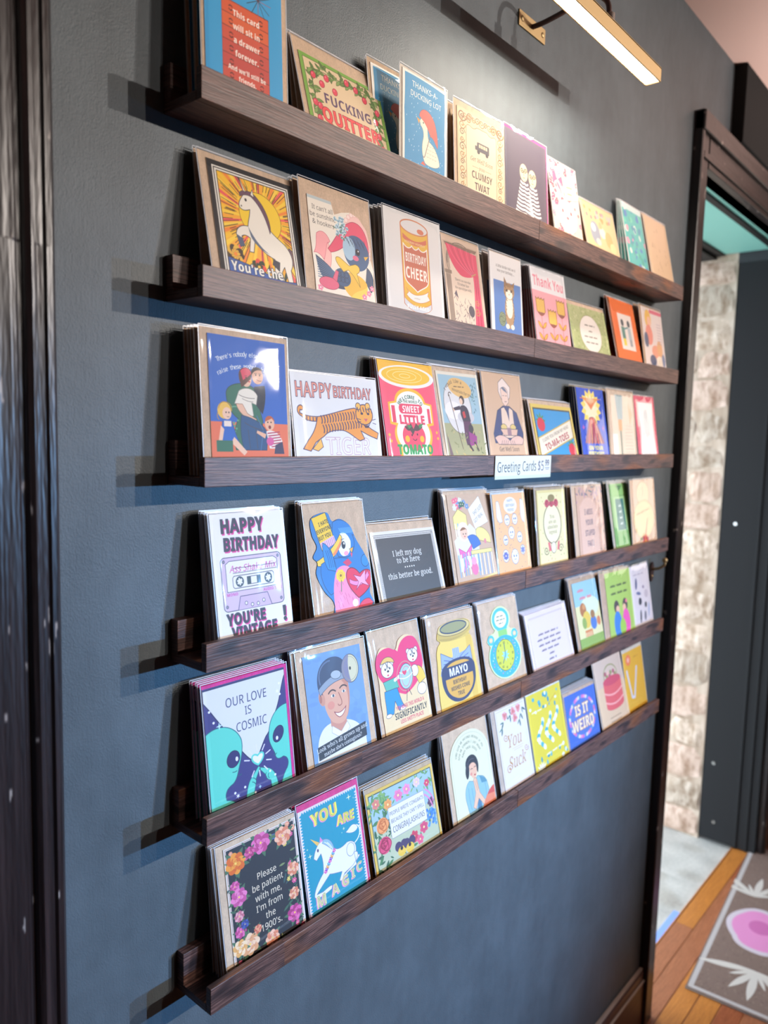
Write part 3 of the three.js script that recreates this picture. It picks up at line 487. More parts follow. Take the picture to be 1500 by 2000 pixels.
// --- second ledge
card('2.1', 'rearing unicorn card', 'black framed sunburst card with a white rearing unicorn on kraft envelope', { inset: [0.075, 0.045, 0.0], rear: 1, px: 512, art: (q) => {
  const { R, RS, E, L, T, g, h } = q; q.bg('#1d1a1c'); R(5, 5, 90, h, '#ece6da'); R(6.4, 6.4, 87.2, h, '#1d1a1c'); R(7.4, 7.4, 85.2, h, '#ece6da'); R(9.2, 9.2, 81.6, h, '#1d1a1c'); R(10, 10, 80, h, '#f4b62c');
  g.save(); g.beginPath(); g.rect(10, 10, 80, h); g.clip();
  const cx = 54, cy = 48; for (let k = 0; k < 60; k++) { const a = k / 60 * TAU + 0.05, b = a + 0.075; L(`M${cx} ${cy}L${cx + 130 * Math.cos(a)} ${cy + 130 * Math.sin(a)}L${cx + 130 * Math.cos(b)} ${cy + 130 * Math.sin(b)}Z`, ['#f7c22a', '#f28a34', '#f9d24a', '#ee5f5a', '#f5a82e', '#f9cf3c'][k % 6]); }
  for (let k = 0; k < 90; k++) { const a = rr(0, TAU), r0 = rr(27, 34), r1 = r0 + rr(6, 30); L(`M${cx + r0 * Math.cos(a)} ${cy + r0 * Math.sin(a)}L${cx + r1 * Math.cos(a)} ${cy + r1 * Math.sin(a)}`, null, '#3a2020', 0.55); }
  E(cx + 1, cy - 3, 25, 25, '#f6cd2e', 0, '#7a4a18', 0.5);
  for (let k = 0; k < 26; k++) q.leaf(10 + k * 3.2, 110 + 3 * Math.sin(k * 3), rr(9, 18), -PI / 2 + rr(-0.9, 0.9), ['#33502c', '#55703a', '#2c3c28'][k % 3], 0.2);
  q.flower(19, 90, 9, '#3b2a1a', '#f08a2c', 9, '#e5b43a'); q.flower(45, 98, 8, '#e8503c', '#f6c24a', 7, '#2a3a22');
  const wht = '#efe6d6', ln = '#33333c';
  L('M86 70C98 76 100 96 94 116C90 122 84 120 88 110C92 96 90 84 82 78Z', '#6b4c58', ln, 0.5);
  L('M36 28C33 32 30 36 31 40C34 44 39 42 43 40C42 47 39 52 38 58C30 58 24 62 23 69L26 81L31 79L29 70C32 67 36 68 39 70L36 84L41 84L44 72C50 80 58 84 66 86L64 98L72 112L76 112L73 98L77 92L82 118L87 118L85 94C92 84 88 72 78 66C70 61 64 58 62 50C60 40 56 30 50 25C45 21 39 23 36 28Z', wht, ln, 0.7);
  L('M64 86L72 88L70 98L62 92Z', '#3a3c48'); L('M23 69L26 81L31 79L30 72Z', '#4a5a74'); L('M38 58C42 66 48 76 60 82C52 80 44 76 40 68Z', '#5c6a80');
  L('M40 22C34 22 32 26 33 29C37 26 42 25 46 26C56 32 62 46 64 60C68 54 64 36 56 28C50 21 46 20 40 22Z', '#6a4a5c', ln, 0.4); L('M41 23L34 7L38 22Z', '#f1e3b8', ln, 0.5); L('M46 24L49 18L50 26Z', wht, ln, 0.5); E(39.5, 31, 1.3, 1.6, '#222'); E(33.5, 38.5, 0.7, 0.9, '#333');
  g.restore(); R(10, 96, 80, h, 'rgba(0,0,0,0)'); L(`M10 94Q40 98 62 106Q80 108 90 106V${h}H10Z`, '#3b5fa6', '#1d2430', 0.6);
  T("You're the", 43, 102, 13, '#f3efe4', { b: 1, st: '#26324e', lw: 1.4, sx: 0.95 }); T("You're the", 43, 102, 13, '#f3efe4', { b: 1, sx: 0.95 }); 
} });
card('2.2', 'bluebird in bonnet card', "die-cut bluebird in a pink bonnet beside It can't all be sunshine & hookers", { inset: [0.09, 0.1, 0.0], rear: 2, px: 480, edge: '#cfc0b0', cut: (h) => [[0, 2], [36, 2], [40, 18], [52, 12], [66, 8], [80, 12], [92, 26], [97, 50], [95, 66], [99, 80], [97, 100], [99, h], [3, h], [3, 100], [1, 60]], art: (q) => {
  const { R, E, L, T, g, h } = q; q.bg('#ece2d2'); R(0, 2, 38, 4, '#b9c4c4'); q.lines(["It can't all", 'be sunshine', '& hookers'], 22, 16, 9.5, 8.6, '#55504c', { sx: 0.85 });
  E(76, 42, 24, 34, '#f2c6bd', 0.25); for (let k = 0; k < 26; k++) { const a = k / 26 * TAU; q.E(76 + 23 * Math.cos(a), 42 + 33 * Math.sin(a), 3, 3, '#f7ddd4', 0, '#d9918c', 0.4); }
  L('M10 50C18 42 26 46 30 56C22 62 26 74 18 82C14 76 8 74 4 76C10 66 8 58 10 50Z', '#f2a3a4', '#c85a6c', 0.6); L('M26 58C34 70 30 88 24 98L16 88C22 78 22 68 26 58Z', '#f4b7b0', '#c85a6c', 0.5);
  L('M26 66C40 50 52 24 70 20C88 18 96 40 92 64C90 72 84 70 84 60C84 44 74 36 66 44C54 56 44 66 30 70Z', '#e5506e', '#a52c48', 0.7);
  E(72, 62, 21, 24, '#3c5f86'); E(60, 58, 10, 16, '#a6c4d6'); for (let k = 0; k < 16; k++) L(`M${56 + k * 2} ${42 + (k % 3) * 3}l2 6`, null, '#243c5c', 0.7); E(74, 60, 3.6, 4.6, '#171a22'); E(75, 58.5, 1, 1.2, '#fff'); E(70, 69, 5, 3.6, '#e0708c'); L('M84 64L92 62L86 69Z', '#e9b23c');
  L('M34 98C30 90 18 84 6 78C8 92 10 104 22 114C40 118 60 118 66 104C60 92 46 90 34 98Z', '#27405f'); for (let k = 0; k < 9; k++) L(`M8 ${82 + k * 3}Q26 ${90 + k * 2} 40 ${100 + k}`, null, '#4f7396', 1.1); L('M88 78C100 84 100 104 92 112L84 100Z', '#2c4868', '#16243a', 0.6);
  L('M48 94C58 88 80 90 86 102C86 118 72 126 58 124C46 118 42 104 48 94Z', '#e9b83e'); L('M58 124C66 112 82 112 86 104C88 116 78 126 66 126Z', '#f0cf58'); E(46, 100, 13, 12, '#33557a'); for (let k = 0; k < 6; k++) E(40 + (k % 3) * 6, 96 + Math.floor(k / 3) * 7, 4, 3.4, null, 0, '#1c3350', 0.7);
  L('M42 86C34 78 36 72 44 74L58 82L68 78C78 78 76 88 70 90L74 108L64 94L56 88L48 92Z', '#edc548', '#8c6420', 0.7);
  for (let k = 0; k < 30; k++) q.flower(40 + rr(0, 20), 22 + rr(0, 24) - k * 0.1, 2.8, '#cfe3e6', '#5b86a0', 5, '#8fb6c4'); for (let k = 0; k < 12; k++) q.leaf(rr(38, 60), rr(24, 48), 5, rr(0, 6), '#48765c', 0.3);
  for (let k = 0; k < 60; k++) q.leaf(rr(0, 100), h - rr(-2, 12), rr(6, 14), -PI / 2 + rr(-0.7, 0.7), ['#3f7a50', '#2c5f3e', '#66945a'][k % 3], 0.16); E(24, 112, 15, 8, '#dd5f7e', 0, '#98304c', 0.6); L('M30 104L36 92L40 94L36 108Z', '#dd5f7e', '#98304c', 0.5); for (const [x, y] of [[88, 114], [94, 106], [80, 120], [10, 120]]) q.flower(x, y, 4, '#ea8aa4', '#fff', 5);
} });
card('2.3', 'BIRTHDAY CHEER can card', 'white card with an orange BIRTHDAY CHEER drink can', { env: '#ded8d0', inset: [0.0, 0.0, 0.0], rear: 3, px: 400, art: (q) => {
  const { R, E, L, T, h } = q; q.bg('#dcd8d4'); const o = '#c87a50', y = '#dfae34';
  L(`M28 16V118C40 128 66 128 76 118V16Z`, y, o, 1.6); E(52, 16, 24, 9, '#d9d5d2', 0, o, 1.6); E(63, 19, 6, 3.4, '#cf7352'); L('M31 27Q52 40 73 27V33Q52 46 31 33Z', '#cd6a4a'); q.A('HOORAY HOORAY', 52, -22, 57, PI / 2, 0.1, y); T('HOORAY·HOORAY', 52, 36.5, 4.4, '#e8c88c', { b: 1, sx: 0.98 });
  L('M31 40C36 46 42 46 46 41C50 46 54 46 58 41C62 46 68 46 73 40V82C72 92 62 92 52 100C42 92 32 92 31 82Z', '#c4694c', '#ece4da', 1.5);
  T('BIRTHDAY', 52, 57, 16, '#efe6da', { b: 1, sx: 0.48 }); T('CHEER', 52, 76, 20, '#efe6da', { b: 1, sx: 0.62 });
  L('M32 97Q40 106 52 104Q64 102 72 96L70 102L74 107Q62 114 52 114Q40 114 32 106L36 102Z', '#e7e2da', o, 0.6); T('~5', 52, 108.5, 5, '#c9bfae', { b: 1 });
  L('M28 110Q52 128 76 112V119C66 130 40 130 28 118Z', '#cfd0d4', o, 0.6); T('FULLY AGED', 52, 121, 6.8, '#f4f1ea', { b: 1 });
} });
card('2.4', 'pink theatre curtain card', 'kraft card with a pink swagged theatre curtain over an engraved ruin', { inset: [0, 0.02, 0], rear: 1, px: 340, art: (q) => {
  const { R, E, L, T, h } = q; q.bg('#d9bda6'); R(3, 8, 90, h, '#c9ad96'); E(46, 42, 38, 36, '#b7a08c', 0, '#5c5048', 1); E(48, 46, 33, 33, '#e0c8b2', 0, '#5c5048', 0.8); R(16, 48, 64, h, '#e0c8b2');
  for (let k = 0; k < 30; k++) { const a = PI + k / 30 * PI; q.curl(46 + 36 * Math.cos(a), 44 + 34 * Math.sin(a), 2.4, '#5c5048', 0.6); } R(4, 62, 12, h, '#a8927e'); for (let k = 0; k < 5; k++) R(5 + k * 2.2, 66, 0.7, h, '#6d5c50'); R(2, 58, 17, 6, '#8c7866');
  L('M6 10H92L88 16H10Z', '#7a6250'); L('M10 12C12 26 20 50 42 62C56 66 74 60 82 56L90 18Z', '#d6365c'); for (let k = 0; k < 9; k++) L(`M${16 + k * 8} 14Q${30 + k * 6} 46 ${76 + k} ${57 - k * 0.6}`, null, k % 2 ? '#9c1c40' : '#ee6f8a', 0.9);
  L(`M78 54L90 18L94 ${h}H68C72 100 78 84 76 60Z`, '#d6365c'); for (let k = 0; k < 5; k++) L(`M${80 + k * 2} 60Q${78 + k * 3} 96 ${70 + k * 5} ${h}`, null, k % 2 ? '#9c1c40' : '#ee6f8a', 0.9); L('M72 58L84 52', null, '#b89858', 2);
  q.lines(["There's no one else", "I'd rather face", 'the apocalypse with.'], 46, 72, 7, 5.8, '#3c3430', { f: 'serif', sx: 0.78 });
  for (let k = 0; k < 80; k++) L(`M${rr(18, 70)} ${rr(100, h)}l${rr(-5, 5)} ${rr(2, 8)}`, null, ['#5d5560', '#8d8488', '#3f3a44'][k % 3], 0.9); L('M20 98L26 90L30 104Z', '#5d5560'); E(62, 122, 8, 10, '#4a4450'); q.curl(78, 120, 8, '#b0904c', 1.6); q.curl(80, 104, 6, '#b0904c', 1.3);
} });
card('2.5', 'kitten card', 'white and blue card with a seated tabby kitten and ball of yarn', { env: '#d9c3aa', inset: [0.0, 0.01, 0], rear: 2, px: 320, art: (q) => {
  const { R, E, L, T, h } = q; q.bg('#e3dfdc'); R(10, 50, 86, h, '#5b82bd'); q.lines(['A little birdie told me it', 'was your birthday....'], 50, 22, 8.5, 7.2, '#4a4644', { f: 'serif', sx: 0.78 });
  E(58, 104, 15, 34, '#b58f66'); E(58, 96, 11, 22, '#eee6cf'); E(58, 66, 17, 16, '#b18a60'); L('M42 60L43 40L54 54Z', '#94704c'); L('M74 58L76 46L64 54Z', '#94704c'); E(58, 72, 11, 9, '#efe7d4'); E(51, 65, 2.4, 2.8, '#32281e'); E(65, 65, 2.4, 2.8, '#32281e'); L('M56 71L60 71L58 74Z', '#c87d70');
  for (let k = 0; k < 22; k++) L(`M${44 + (k % 2) * 24 + rr(0, 5)} ${58 + k * 3}l${rr(-3, 4)} 3`, null, '#5c4530', 1.2); for (let k = 0; k < 5; k++) L(`M${52 + k * 3} 52V58`, null, '#5c4530', 1);
  E(50, 134, 6, 5, '#efe7d4'); E(66, 134, 6, 5, '#efe7d4'); E(34, 122, 11, 14, '#8f9a78'); for (let k = 0; k < 5; k++) E(34, 122, 10 - k * 2, 13 - k * 1.5, null, k * 0.6, '#5a6448', 0.8);
} });
card('2.6', 'pink THANK YOU tulips card', 'pink THANK YOU card with three folk-art yellow tulips', { env: '#cbb7a0', inset: [0, 0, 0], rear: 4, px: 320, edge: '#a8374c', art: (q) => {
  const { R, L, T, h } = q; q.bg('#eea3ab'); R(0, 0, 100, 34, '#e2e0e2'); T('Thank You', 50, 20, 22, '#e08496', { sx: 0.8, b: 1 });
  for (const [x, y] of [[20, 44], [52, 58], [80, 40]]) { L(`M${x - 12} ${y}L${x - 8} ${y + 3}L${x - 4} ${y}L${x} ${y + 3}L${x + 4} ${y}L${x + 8} ${y + 3}L${x + 12} ${y}V${y + 20}Q${x} ${y + 34} ${x - 12} ${y + 20}Z`, '#dba53a', '#7c4c2c', 1); for (let k = -2; k < 3; k++) L(`M${x + k * 4} ${y + 4}V${y + 22}`, null, '#f0cf72', 1.4); L(`M${x - 11} ${y + 22}Q${x} ${y + 33} ${x + 11} ${y + 22}Z`, '#8c4c3a'); L(`M${x} ${y + 28}V${h}`, null, '#7c4c2c', 0.9); for (let k = 0; k < 4; k++) { L(`M${x} ${y + 46 + k * 17}q-4 -10 -12 -10q1 9 12 10Z`, '#dba53a', '#8c4c3a', 0.8); L(`M${x} ${y + 46 + k * 17}q4 -10 12 -10q-1 9 -12 10Z`, '#dba53a', '#8c4c3a', 0.8); } }
} });
card('2.7', 'green oval card', 'green marbled landscape card with a white oval panel of text', { inset: [0, 0.06, 0], rear: 1, px: 256, art: (q) => {
  const { R, E, T, h } = q; q.bg('#a9b078'); for (let k = 0; k < 260; k++) q.curl(rr(0, 100), rr(0, h), rr(1, 2.4), ['#8d9c5c', '#c8c79a', '#9aa86c'][k % 3], 0.7); E(52, 36, 29, 26, '#e6dcd2', 0, '#8c8a5c', 0.8); q.lines(['~11', '~4', '~15', '~13'], 52, 24, 8, 4.8, '#6a645c', { f: 'serif' });
} });
card('2.8', 'orange card', 'orange card with a white picture panel and yellow foot', { env: '#8a5230', inset: [0.06, 0, 0], rear: 1, px: 220, edge: '#b08050', art: (q) => {
  const { R, E, L, h } = q; q.bg('#e8702c'); R(0, h - 24, 100, 24, '#f2cc2a'); R(24, 26, 58, 72, '#e9dcd6'); for (const x of [40, 66]) { E(x, 44, 6, 7, '#3c4a52'); R(x - 7, 52, 13, 24, x < 50 ? '#5f8f86' : '#aebcc4'); R(x - 6, 76, 11, 14, x < 50 ? '#e3cf40' : '#9aa0a6'); } L('M46 56L60 52', null, '#4a8a90', 3);
} });
card('2.9', 'blonde ladies card', 'card with blonde women in blue and coral at the end of the second ledge', { env: '#c5a284', inset: [0.06, 0.02, 0], rear: 1, px: 220, art: (q) => {
  const { R, E, h } = q; q.bg('#dfd0cd'); R(40, 2, 60, 8, '#d86a80'); E(30, 24, 15, 20, '#e2b354'); E(34, 30, 9, 12, '#e8b59c'); E(30, 58, 17, 22, '#e08c7c'); E(14, 70, 10, 16, '#58607c'); E(56, 92, 20, 14, '#e09a80'); E(38, 112, 16, 12, '#4f5878'); E(76, 84, 13, 18, '#dca878'); E(70, 112, 14, 12, '#ecdccc'); E(90, 108, 8, 14, '#7c88a8'); for (let k = 0; k < 8; k++) R(70, 30 + k * 6, 22, 1.2, '#a89aa8');
} });

// --- third ledge
card('3.1', 'vintage family card', "tall blue card with a vintage family, There's nobody else I'd rather raise", { inset: [0.075, 0.04, 0.035], rear: 4, px: 480, art: (q) => {
  const { R, E, L, T, h } = q; q.bg('#2c62b4'); R(0, 92, 100, h, '#e0704c');
  q.A("There's nobody else I'd rather", 50, 112, 94, -PI / 2 + 0.01, 6.8, '#eceae4', { k: 0.415 }); q.A('raise these asshole kids with.', 50, 112, 81, -PI / 2 + 0.02, 6.8, '#eceae4', { k: 0.425 });
  const g1 = '#2f6a50', ln = '#1c3a34';
  L('M20 62C20 50 44 46 56 54L66 90L60 122H30C26 108 30 96 34 88C26 84 20 74 20 62Z', g1, ln, 0.7); L('M26 76Q38 72 40 86V118', null, '#5c9a76', 1.4); for (let k = 0; k < 9; k++) E(32 + rr(-4, 4), 90 + k * 3, 1.4, 1.2, '#5c9a76');
  E(61, 40, 7.5, 9, '#d9a384'); L('M53 36C54 28 68 28 70 38L68 34C62 32 56 34 53 40Z', '#2c2220'); L('M56 52L70 50C72 60 70 72 66 82L56 70Z', '#23262e'); L('M60 44q3 2 6 1', null, '#7a3c30', 0.8);
  E(46, 44, 7, 9, '#e2b395'); L('M38 48C34 36 40 32 46 32C54 32 54 38 52 44L40 54Z', '#5c3320'); L('M39 36C44 30 52 32 53 38L48 42L42 46Z', '#d64056'); E(50, 47, 1.4, 0.8, '#c83c3c');
  L('M36 58C44 52 56 54 60 62L58 72L52 70L54 84C46 88 40 84 38 80L36 72L30 72Z', '#e5dccb', '#8c8478', 0.6); L('M32 72C34 82 46 88 54 92L58 88L46 82L40 72Z', '#e2b395', '#8c5a44', 0.5);
  L('M38 84C52 86 68 92 72 104L70 122H40C36 108 36 96 38 84Z', '#214d78', '#122c48', 0.6); L('M58 84L66 100L62 122', null, '#3c6c98', 1);
  E(17, 80, 8.5, 9, '#e5b74c'); E(20, 83, 5.5, 6.5, '#eac0a4'); L('M14 92H26L30 104L34 114H8L12 104Z', '#1f5fb4', '#12305c', 0.5); R(16, 91, 9, 6, '#e8d8c8'); L('M12 96L8 116L12 118L16 100Z', '#eac0a4'); L('M28 108L44 124L40 128L24 114Z', '#eac0a4'); L('M6 112H26V124H6Z', g1);
  E(75, 92, 6.5, 8, '#e4b090'); L('M69 90C68 82 80 80 82 90L78 86Z', '#b8552c'); L('M70 101C76 98 88 100 92 112L86 120H74Z', '#e9ddd4'); for (let k = 0; k < 6; k++) L(`M${72 + k} ${103 + k * 3}L${88 + k * 0.6} ${101 + k * 3}`, null, '#b03a54', 1.3); L('M70 104L58 100L57 103L68 109Z', '#e4b090'); E(75, 96, 1.8, 2, '#7c2420'); E(75, 112, 5, 5, '#d45a94'); for (const [x, y] of [[59, 39], [64, 39], [46, 43], [50, 43.5], [19, 82], [22.5, 82], [72.5, 90.5], [77, 90.5]]) E(x, y, 0.8, 0.9, '#2c2220'); L('M57 37.4h3.4M62.6 37.4h3.4M44.6 41h3M49 41.6h2.6M20 86.4q1.4 1 2.6 0M36 62q8 4 20 3M40 66q6 3 14 3M42 92q10 6 26 8M46 100l2 20M56 98l2 22', null, '#4a3a34', 0.5); L('M10 78q2 -8 9 -7q8 1 7 9M9 82q-2 5 1 8', null, '#b8862c', 0.9); L('M82 116L92 112L94 126H80Z', '#3b3450');
} });
card('3.2', 'HAPPY BIRTHDAY tiger card', 'white landscape HAPPY BIRTHDAY TIGER card with a leaping orange tiger', { env: '#d8cfc8', inset: [0, 0, 0], rear: 1, px: 480, art: (q) => {
  const { E, L, T, h, g } = q; q.bg('#dedcda'); T('HAPPY', 24, 15, 19, '#e08a78', { sx: 0.72, st: '#5b4764', lw: 1.5 }); T('HAPPY', 24, 15, 19, '#e3907c', { sx: 0.72 }); T('BIRTHDAY', 69, 16, 14.5, '#e08a78', { sx: 0.7, st: '#5b4764', lw: 1.5 }); T('BIRTHDAY', 69, 16, 14.5, '#e3907c', { sx: 0.7 });
  T('TIGER', 60, 68, 22, '#e3dede', { sx: 0.9, st: '#b88ea6', lw: 1.1 });
  const o = '#e8963c', ln = '#4a3a5e';
  L('M9 40C3 38 4 30 9 30C13 31 11 36 8 34L7 37C14 40 20 40 27 40L28 44C20 45 13 44 9 40Z', o, ln, 0.8);
  L('M26 40C40 38 56 32 70 30L82 34L84 46C88 50 94 52 98 54L96 60L90 58C84 56 80 54 76 52L80 60L74 62C66 58 60 52 52 52C42 52 36 54 32 58L22 64L16 72L8 70L14 62C20 56 24 50 26 40Z', o, ln, 0.8); L('M28 60L30 68L24 72L18 70L24 64Z', '#ecb450', ln, 0.6);
  for (let k = 0; k < 30; k++) { const x = 30 + k * 1.6, y = 39 - k * 0.22; L(`M${x} ${y + (k % 2) * 9}q2 4 0.6 7`, null, ln, 1.1); } for (let k = 0; k < 5; k++) L(`M${11 + k * 3.4} ${40 + k * 0.3}v3.4`, null, ln, 1.1);
  E(82, 36, 10.5, 10, '#eaa03e', 0, ln, 0.9); E(75, 28, 3, 3.4, '#ecb450', 0, ln, 0.7); E(87, 27.5, 3, 3.4, '#ecb450', 0, ln, 0.7); E(79, 35, 1.6, 1.2, '#3a2a4a'); E(87, 35, 1.6, 1.2, '#3a2a4a'); L('M81 40L86 40L83.5 43Z', '#c8566a'); L('M79 44Q84 50 89 44L86 49H82Z', '#3a2a4a'); for (let k = 0; k < 6; k++) L(`M${74 + k * 3.4} ${29 + (k % 2)}l1 4`, null, ln, 1); L('M72 40l5 1M92 41l4 -1M72 44l5 -1M92 44l4 1', null, ln, 0.6);
} });
card('3.3', 'SWEET LITTLE TOMATO card', 'pink and yellow SWEET LITTLE TOMATO soup can card', { env: '#c98a48', inset: [0, 0, 0], rear: 5, px: 420, edge: '#d2706c', art: (q) => {
  const { R, E, L, T, h } = q; q.bg('#ee536c'); R(0, 0, 100, 12, '#f0b428'); L('M0 0H100V16Q50 34 0 16Z', '#f0b428'); E(50, 19, 50, 15, '#ece6da'); E(49, 18, 44, 12, '#eebb2c'); for (const k of [0.72, 0.48, 0.22]) E(46, 18, 44 * k, 12 * k, null, 0, '#f6dc8c', 0.9);
  L('M22 52C24 38 40 34 50 34C60 34 76 38 78 52L90 54V82L80 84C88 92 84 106 78 112V130H22V112C16 106 12 92 20 84L10 82V54Z', '#f0b428'); L('M25 54C27 42 42 38 50 38C58 38 73 42 75 54L87 56V79L76 81C84 92 80 104 74 110V130H26V110C20 104 16 92 24 81L13 79V56Z', '#efe9dc');
  q.A('WELCOME TO', 50, 74, 29, -PI / 2, 7, '#3d6a50', { b: 1, k: 0.72 }); T('THE WORLD', 50, 52, 4.6, '#3d6a50', { b: 1 }); R(28, 55, 43, 13, '#e23e5c', 6); T('SWEET', 50, 62, 12, '#f6f0e4', { b: 1, sx: 0.85 }); T('LITTLE', 50, 76, 16, '#e23e5c', { b: 1, sx: 0.95, st: '#e23e5c', lw: 1 }); R(15, 58, 6, 22, '#e23e5c'); R(80, 60, 5, 20, '#e23e5c');
  E(50, 98, 21, 19, '#e84860'); L('M34 84Q42 86 46 80L50 88L56 80Q60 86 68 84Q60 92 52 90L48 96L44 90Q38 92 34 84Z', '#55403c'); L('M38 82L48 84L42 88ZM60 82L70 80L62 88Z', '#3f8a4c'); E(37, 101, 4, 4.4, '#f0b428'); E(64, 101, 4, 4.4, '#f0b428'); E(46, 96, 1.1, 1.6, '#4a2430'); E(56, 95, 1.1, 1.6, '#4a2430'); L('M47 101q4 4 7 0', null, '#4a2430', 1); T('TOMATO', 50, 115, 17, '#2f9a4e', { b: 1, sx: 0.92, st: '#2f9a4e', lw: 1 });
  for (const [x, y] of [[6, 96], [8, 104], [94, 92], [95, 100]]) q.star(x, y, 3, '#f0b428', 5, 0.45);
} });
card('3.4', 'mountain hiker card', 'vintage card of a lady mountaineer with a crook inside an oval', { inset: [0.05, 0.04, 0.0], rear: 3, px: 360, art: (q) => {
  const { R, E, L, T, h } = q; q.bg('#ded3bd'); R(4, 5, 92, h, '#9cb8c0'); R(4, 80, 92, h, '#a8a478'); E(42, 54, 32, 42, '#d9d2cc', -0.1, '#6a5a48', 0.8); E(52, 24, 28, 15, '#dcb06c', 0.2); q.A('I would like a', 46, 52, 39, -PI / 2 - 0.3, 7, '#443830', { f: 'serif', k: 0.5 }); T('~12', 50, 22, 4, '#443830', { f: 'serif' }); T('mountain for you', 56, 31, 6.6, '#443830', { f: 'serif', rot: 0.2, sx: 0.85 });
  for (let k = 0; k < 22; k++) q.leaf(84 + rr(-4, 6), rr(14, 60), 6, rr(0, 6), ['#4c7078', '#6a8c86'][k % 2], 0.3); E(30, 60, 20, 14, '#e8e0dc'); E(58, 70, 20, 10, '#c8c0be');
  L('M23 38C21 32 28 30 29 34M24 36L40 120', null, '#5a4636', 1.3); E(53, 43, 6, 7, '#4a3a34'); E(51, 45, 4, 5, '#e6c0a2'); L('M47 54C54 48 66 52 66 64L68 76L60 78L50 78L46 66Z', '#3f3440', '#231c26', 0.6); L('M48 58L32 60L30 56L46 52Z', '#3f3440'); L('M28 54L33 60L30 62Z', '#e6c0a2'); L('M50 62L56 60L58 70L52 72Z', '#c43a3c'); L('M50 76H66C72 90 76 100 76 108L52 114C48 102 50 88 50 76Z', '#5d3350', '#33182c', 0.6); L('M60 92L78 100L76 112L58 116Z', '#9c3a80'); E(66, 88, 6, 7, '#3a3638'); L('M54 112L60 124L66 123L58 112ZM68 110L76 124L80 123L72 108Z', '#3c2c30');
  for (let k = 0; k < 40; k++) q.leaf(rr(4, 96), rr(92, h), rr(4, 9), rr(-3, 0), ['#6d7c48', '#c8b070', '#8c8c5c'][k % 3], 0.3); L(`M6 94L20 ${h}H8Z`, '#7a6260');
} });
card('3.5', 'pilgrim nurse card', 'kraft Get Well Soon card with a line-drawn nurse holding tea', { inset: [0.0, 0.0, 0], rear: 2, px: 340, art: (q) => {
  const { R, E, L, T, h } = q; q.bg('#cfab8b'); const ln = '#3a3644', sk = '#e6c3ae';
  L('M40 14L52 6L70 20L66 36L58 44L44 40L38 28Z', '#e8d2c4', ln, 0.7); L('M44 24Q54 16 62 26V44L52 52L45 44Z', sk, ln, 0.6); L('M46 22Q56 18 61 30L52 26Z', '#6c7484'); L('M48 34h4M55 34h4M52 43q3 1 5 -0.5', null, ln, 0.7);
  L('M30 58L46 50L62 50L80 60L92 92L88 108H16L14 94Z', '#434a70', ln, 0.7); L('M40 54L48 52L56 62L62 52L70 56V100H36Z', '#e2c5ae', ln, 0.6); L('M52 54H60L58 74Z', '#434a70');
  for (const x of [42, 66]) L(`M${x - 8} 82Q${x} 74 ${x + 8} 82L${x + 6} 88H${x - 6}Z`, '#d9bc74', ln, 0.6); L('M32 86H78L74 96H40Z', '#ddb49c', ln, 0.7); R(50, 84, 10, 12, '#9c7a80'); L('M16 100C28 92 44 96 54 104C64 96 80 92 92 102L86 110H24Z', '#e0b8a6', ln, 0.7); for (let k = 0; k < 7; k++) L(`M${34 + k * 5} 104l${k < 4 ? -3 : 3} 7`, null, ln, 0.7);
  T('Get Well Soon', 50, 117, 9.5, '#3a3432', { sx: 0.88 });
} });
card('3.6', 'TO-MA-TOES card', 'blue and gold landscape TO-MA-TOES card with red tomatoes', { inset: [0.03, 0.06, 0], rear: 3, px: 320, edge: '#c9a850', art: (q) => {
  const { R, RS, E, L, T, h } = q; q.bg('#d9bd5c'); R(4, 5, 92, h, '#4a4438'); R(6, 7, 88, h, '#2d92c6'); for (const [x, y] of [[18, 28], [86, 62]]) { for (let k = 0; k < 9; k++) q.leaf(x, y - 6, 11, k * 0.8, '#4f8a48', 0.28); E(x, y, 9, 9.5, '#cf2f44'); }
  L('M6 47L94 18V44L6 72Z', '#e8ddc6', '#c9a850', 1.6); T('I LOVE YOU FROM MY HEAD', 50, 39, 6.2, '#5c5048', { rot: -0.31, sx: 0.95 }); T('TO-MA-TOES', 51, 50, 12.5, '#a8343c', { b: 1, rot: -0.31, sx: 0.9 });
} });
card('3.7', 'blue volcano card', 'royal blue card with an erupting yellow and red volcano', { env: '#d6c188', inset: [0, 0.01, 0], rear: 3, px: 260, edge: '#16307c', art: (q) => {
  const { E, L, T, h } = q; q.bg('#2a50c0'); q.star(48, 38, 38, '#f1d76c', 14, 0.75); q.star(48, 38, 28, '#f0e7c0', 12, 0.7); for (let k = 0; k < 9; k++) L(`M48 40q${(k - 4) * 6} -24 ${(k - 4) * 9} -20`, null, '#e2804c', 2); L('M12 106L36 58Q48 52 58 58L86 106Z', '#8c3f58'); for (let k = 0; k < 5; k++) L(`M${42 + k * 3} 58L${26 + k * 12} 106`, null, ['#e2604c', '#f0a878', '#c84460'][k % 3], 3); for (const x of [12, 86]) q.star(x, 76, 6, '#c05ab0', 4, 0.4); T('ON YOUR', 50, 115, 12, '#f4e96a', { b: 1 }); T('BIRTHDAY', 50, 126, 12, '#f4e96a', { b: 1 });
} });
card('3.8', 'broom card', 'beige card with a grey-blue broom and typed lines', { env: '#cdb49c', inset: [0.02, 0.02, 0], rear: 1, px: 220, art: (q) => {
  const { R, L, h } = q; q.bg('#d6c0aa'); L('M26 6H56L52 50H32Z', '#8fa4a8'); R(34, 50, 14, 20, '#c98a48'); R(38, 70, 7, h - 70, '#5c6c5c'); L('M76 20L92 40L78 60Z', '#d8a47c'); for (let k = 0; k < 10; k++) R(58, 60 + k * 6, 30, 1.4, '#a8988c'); R(10, 76, 18, h, '#e4e0da');
} });
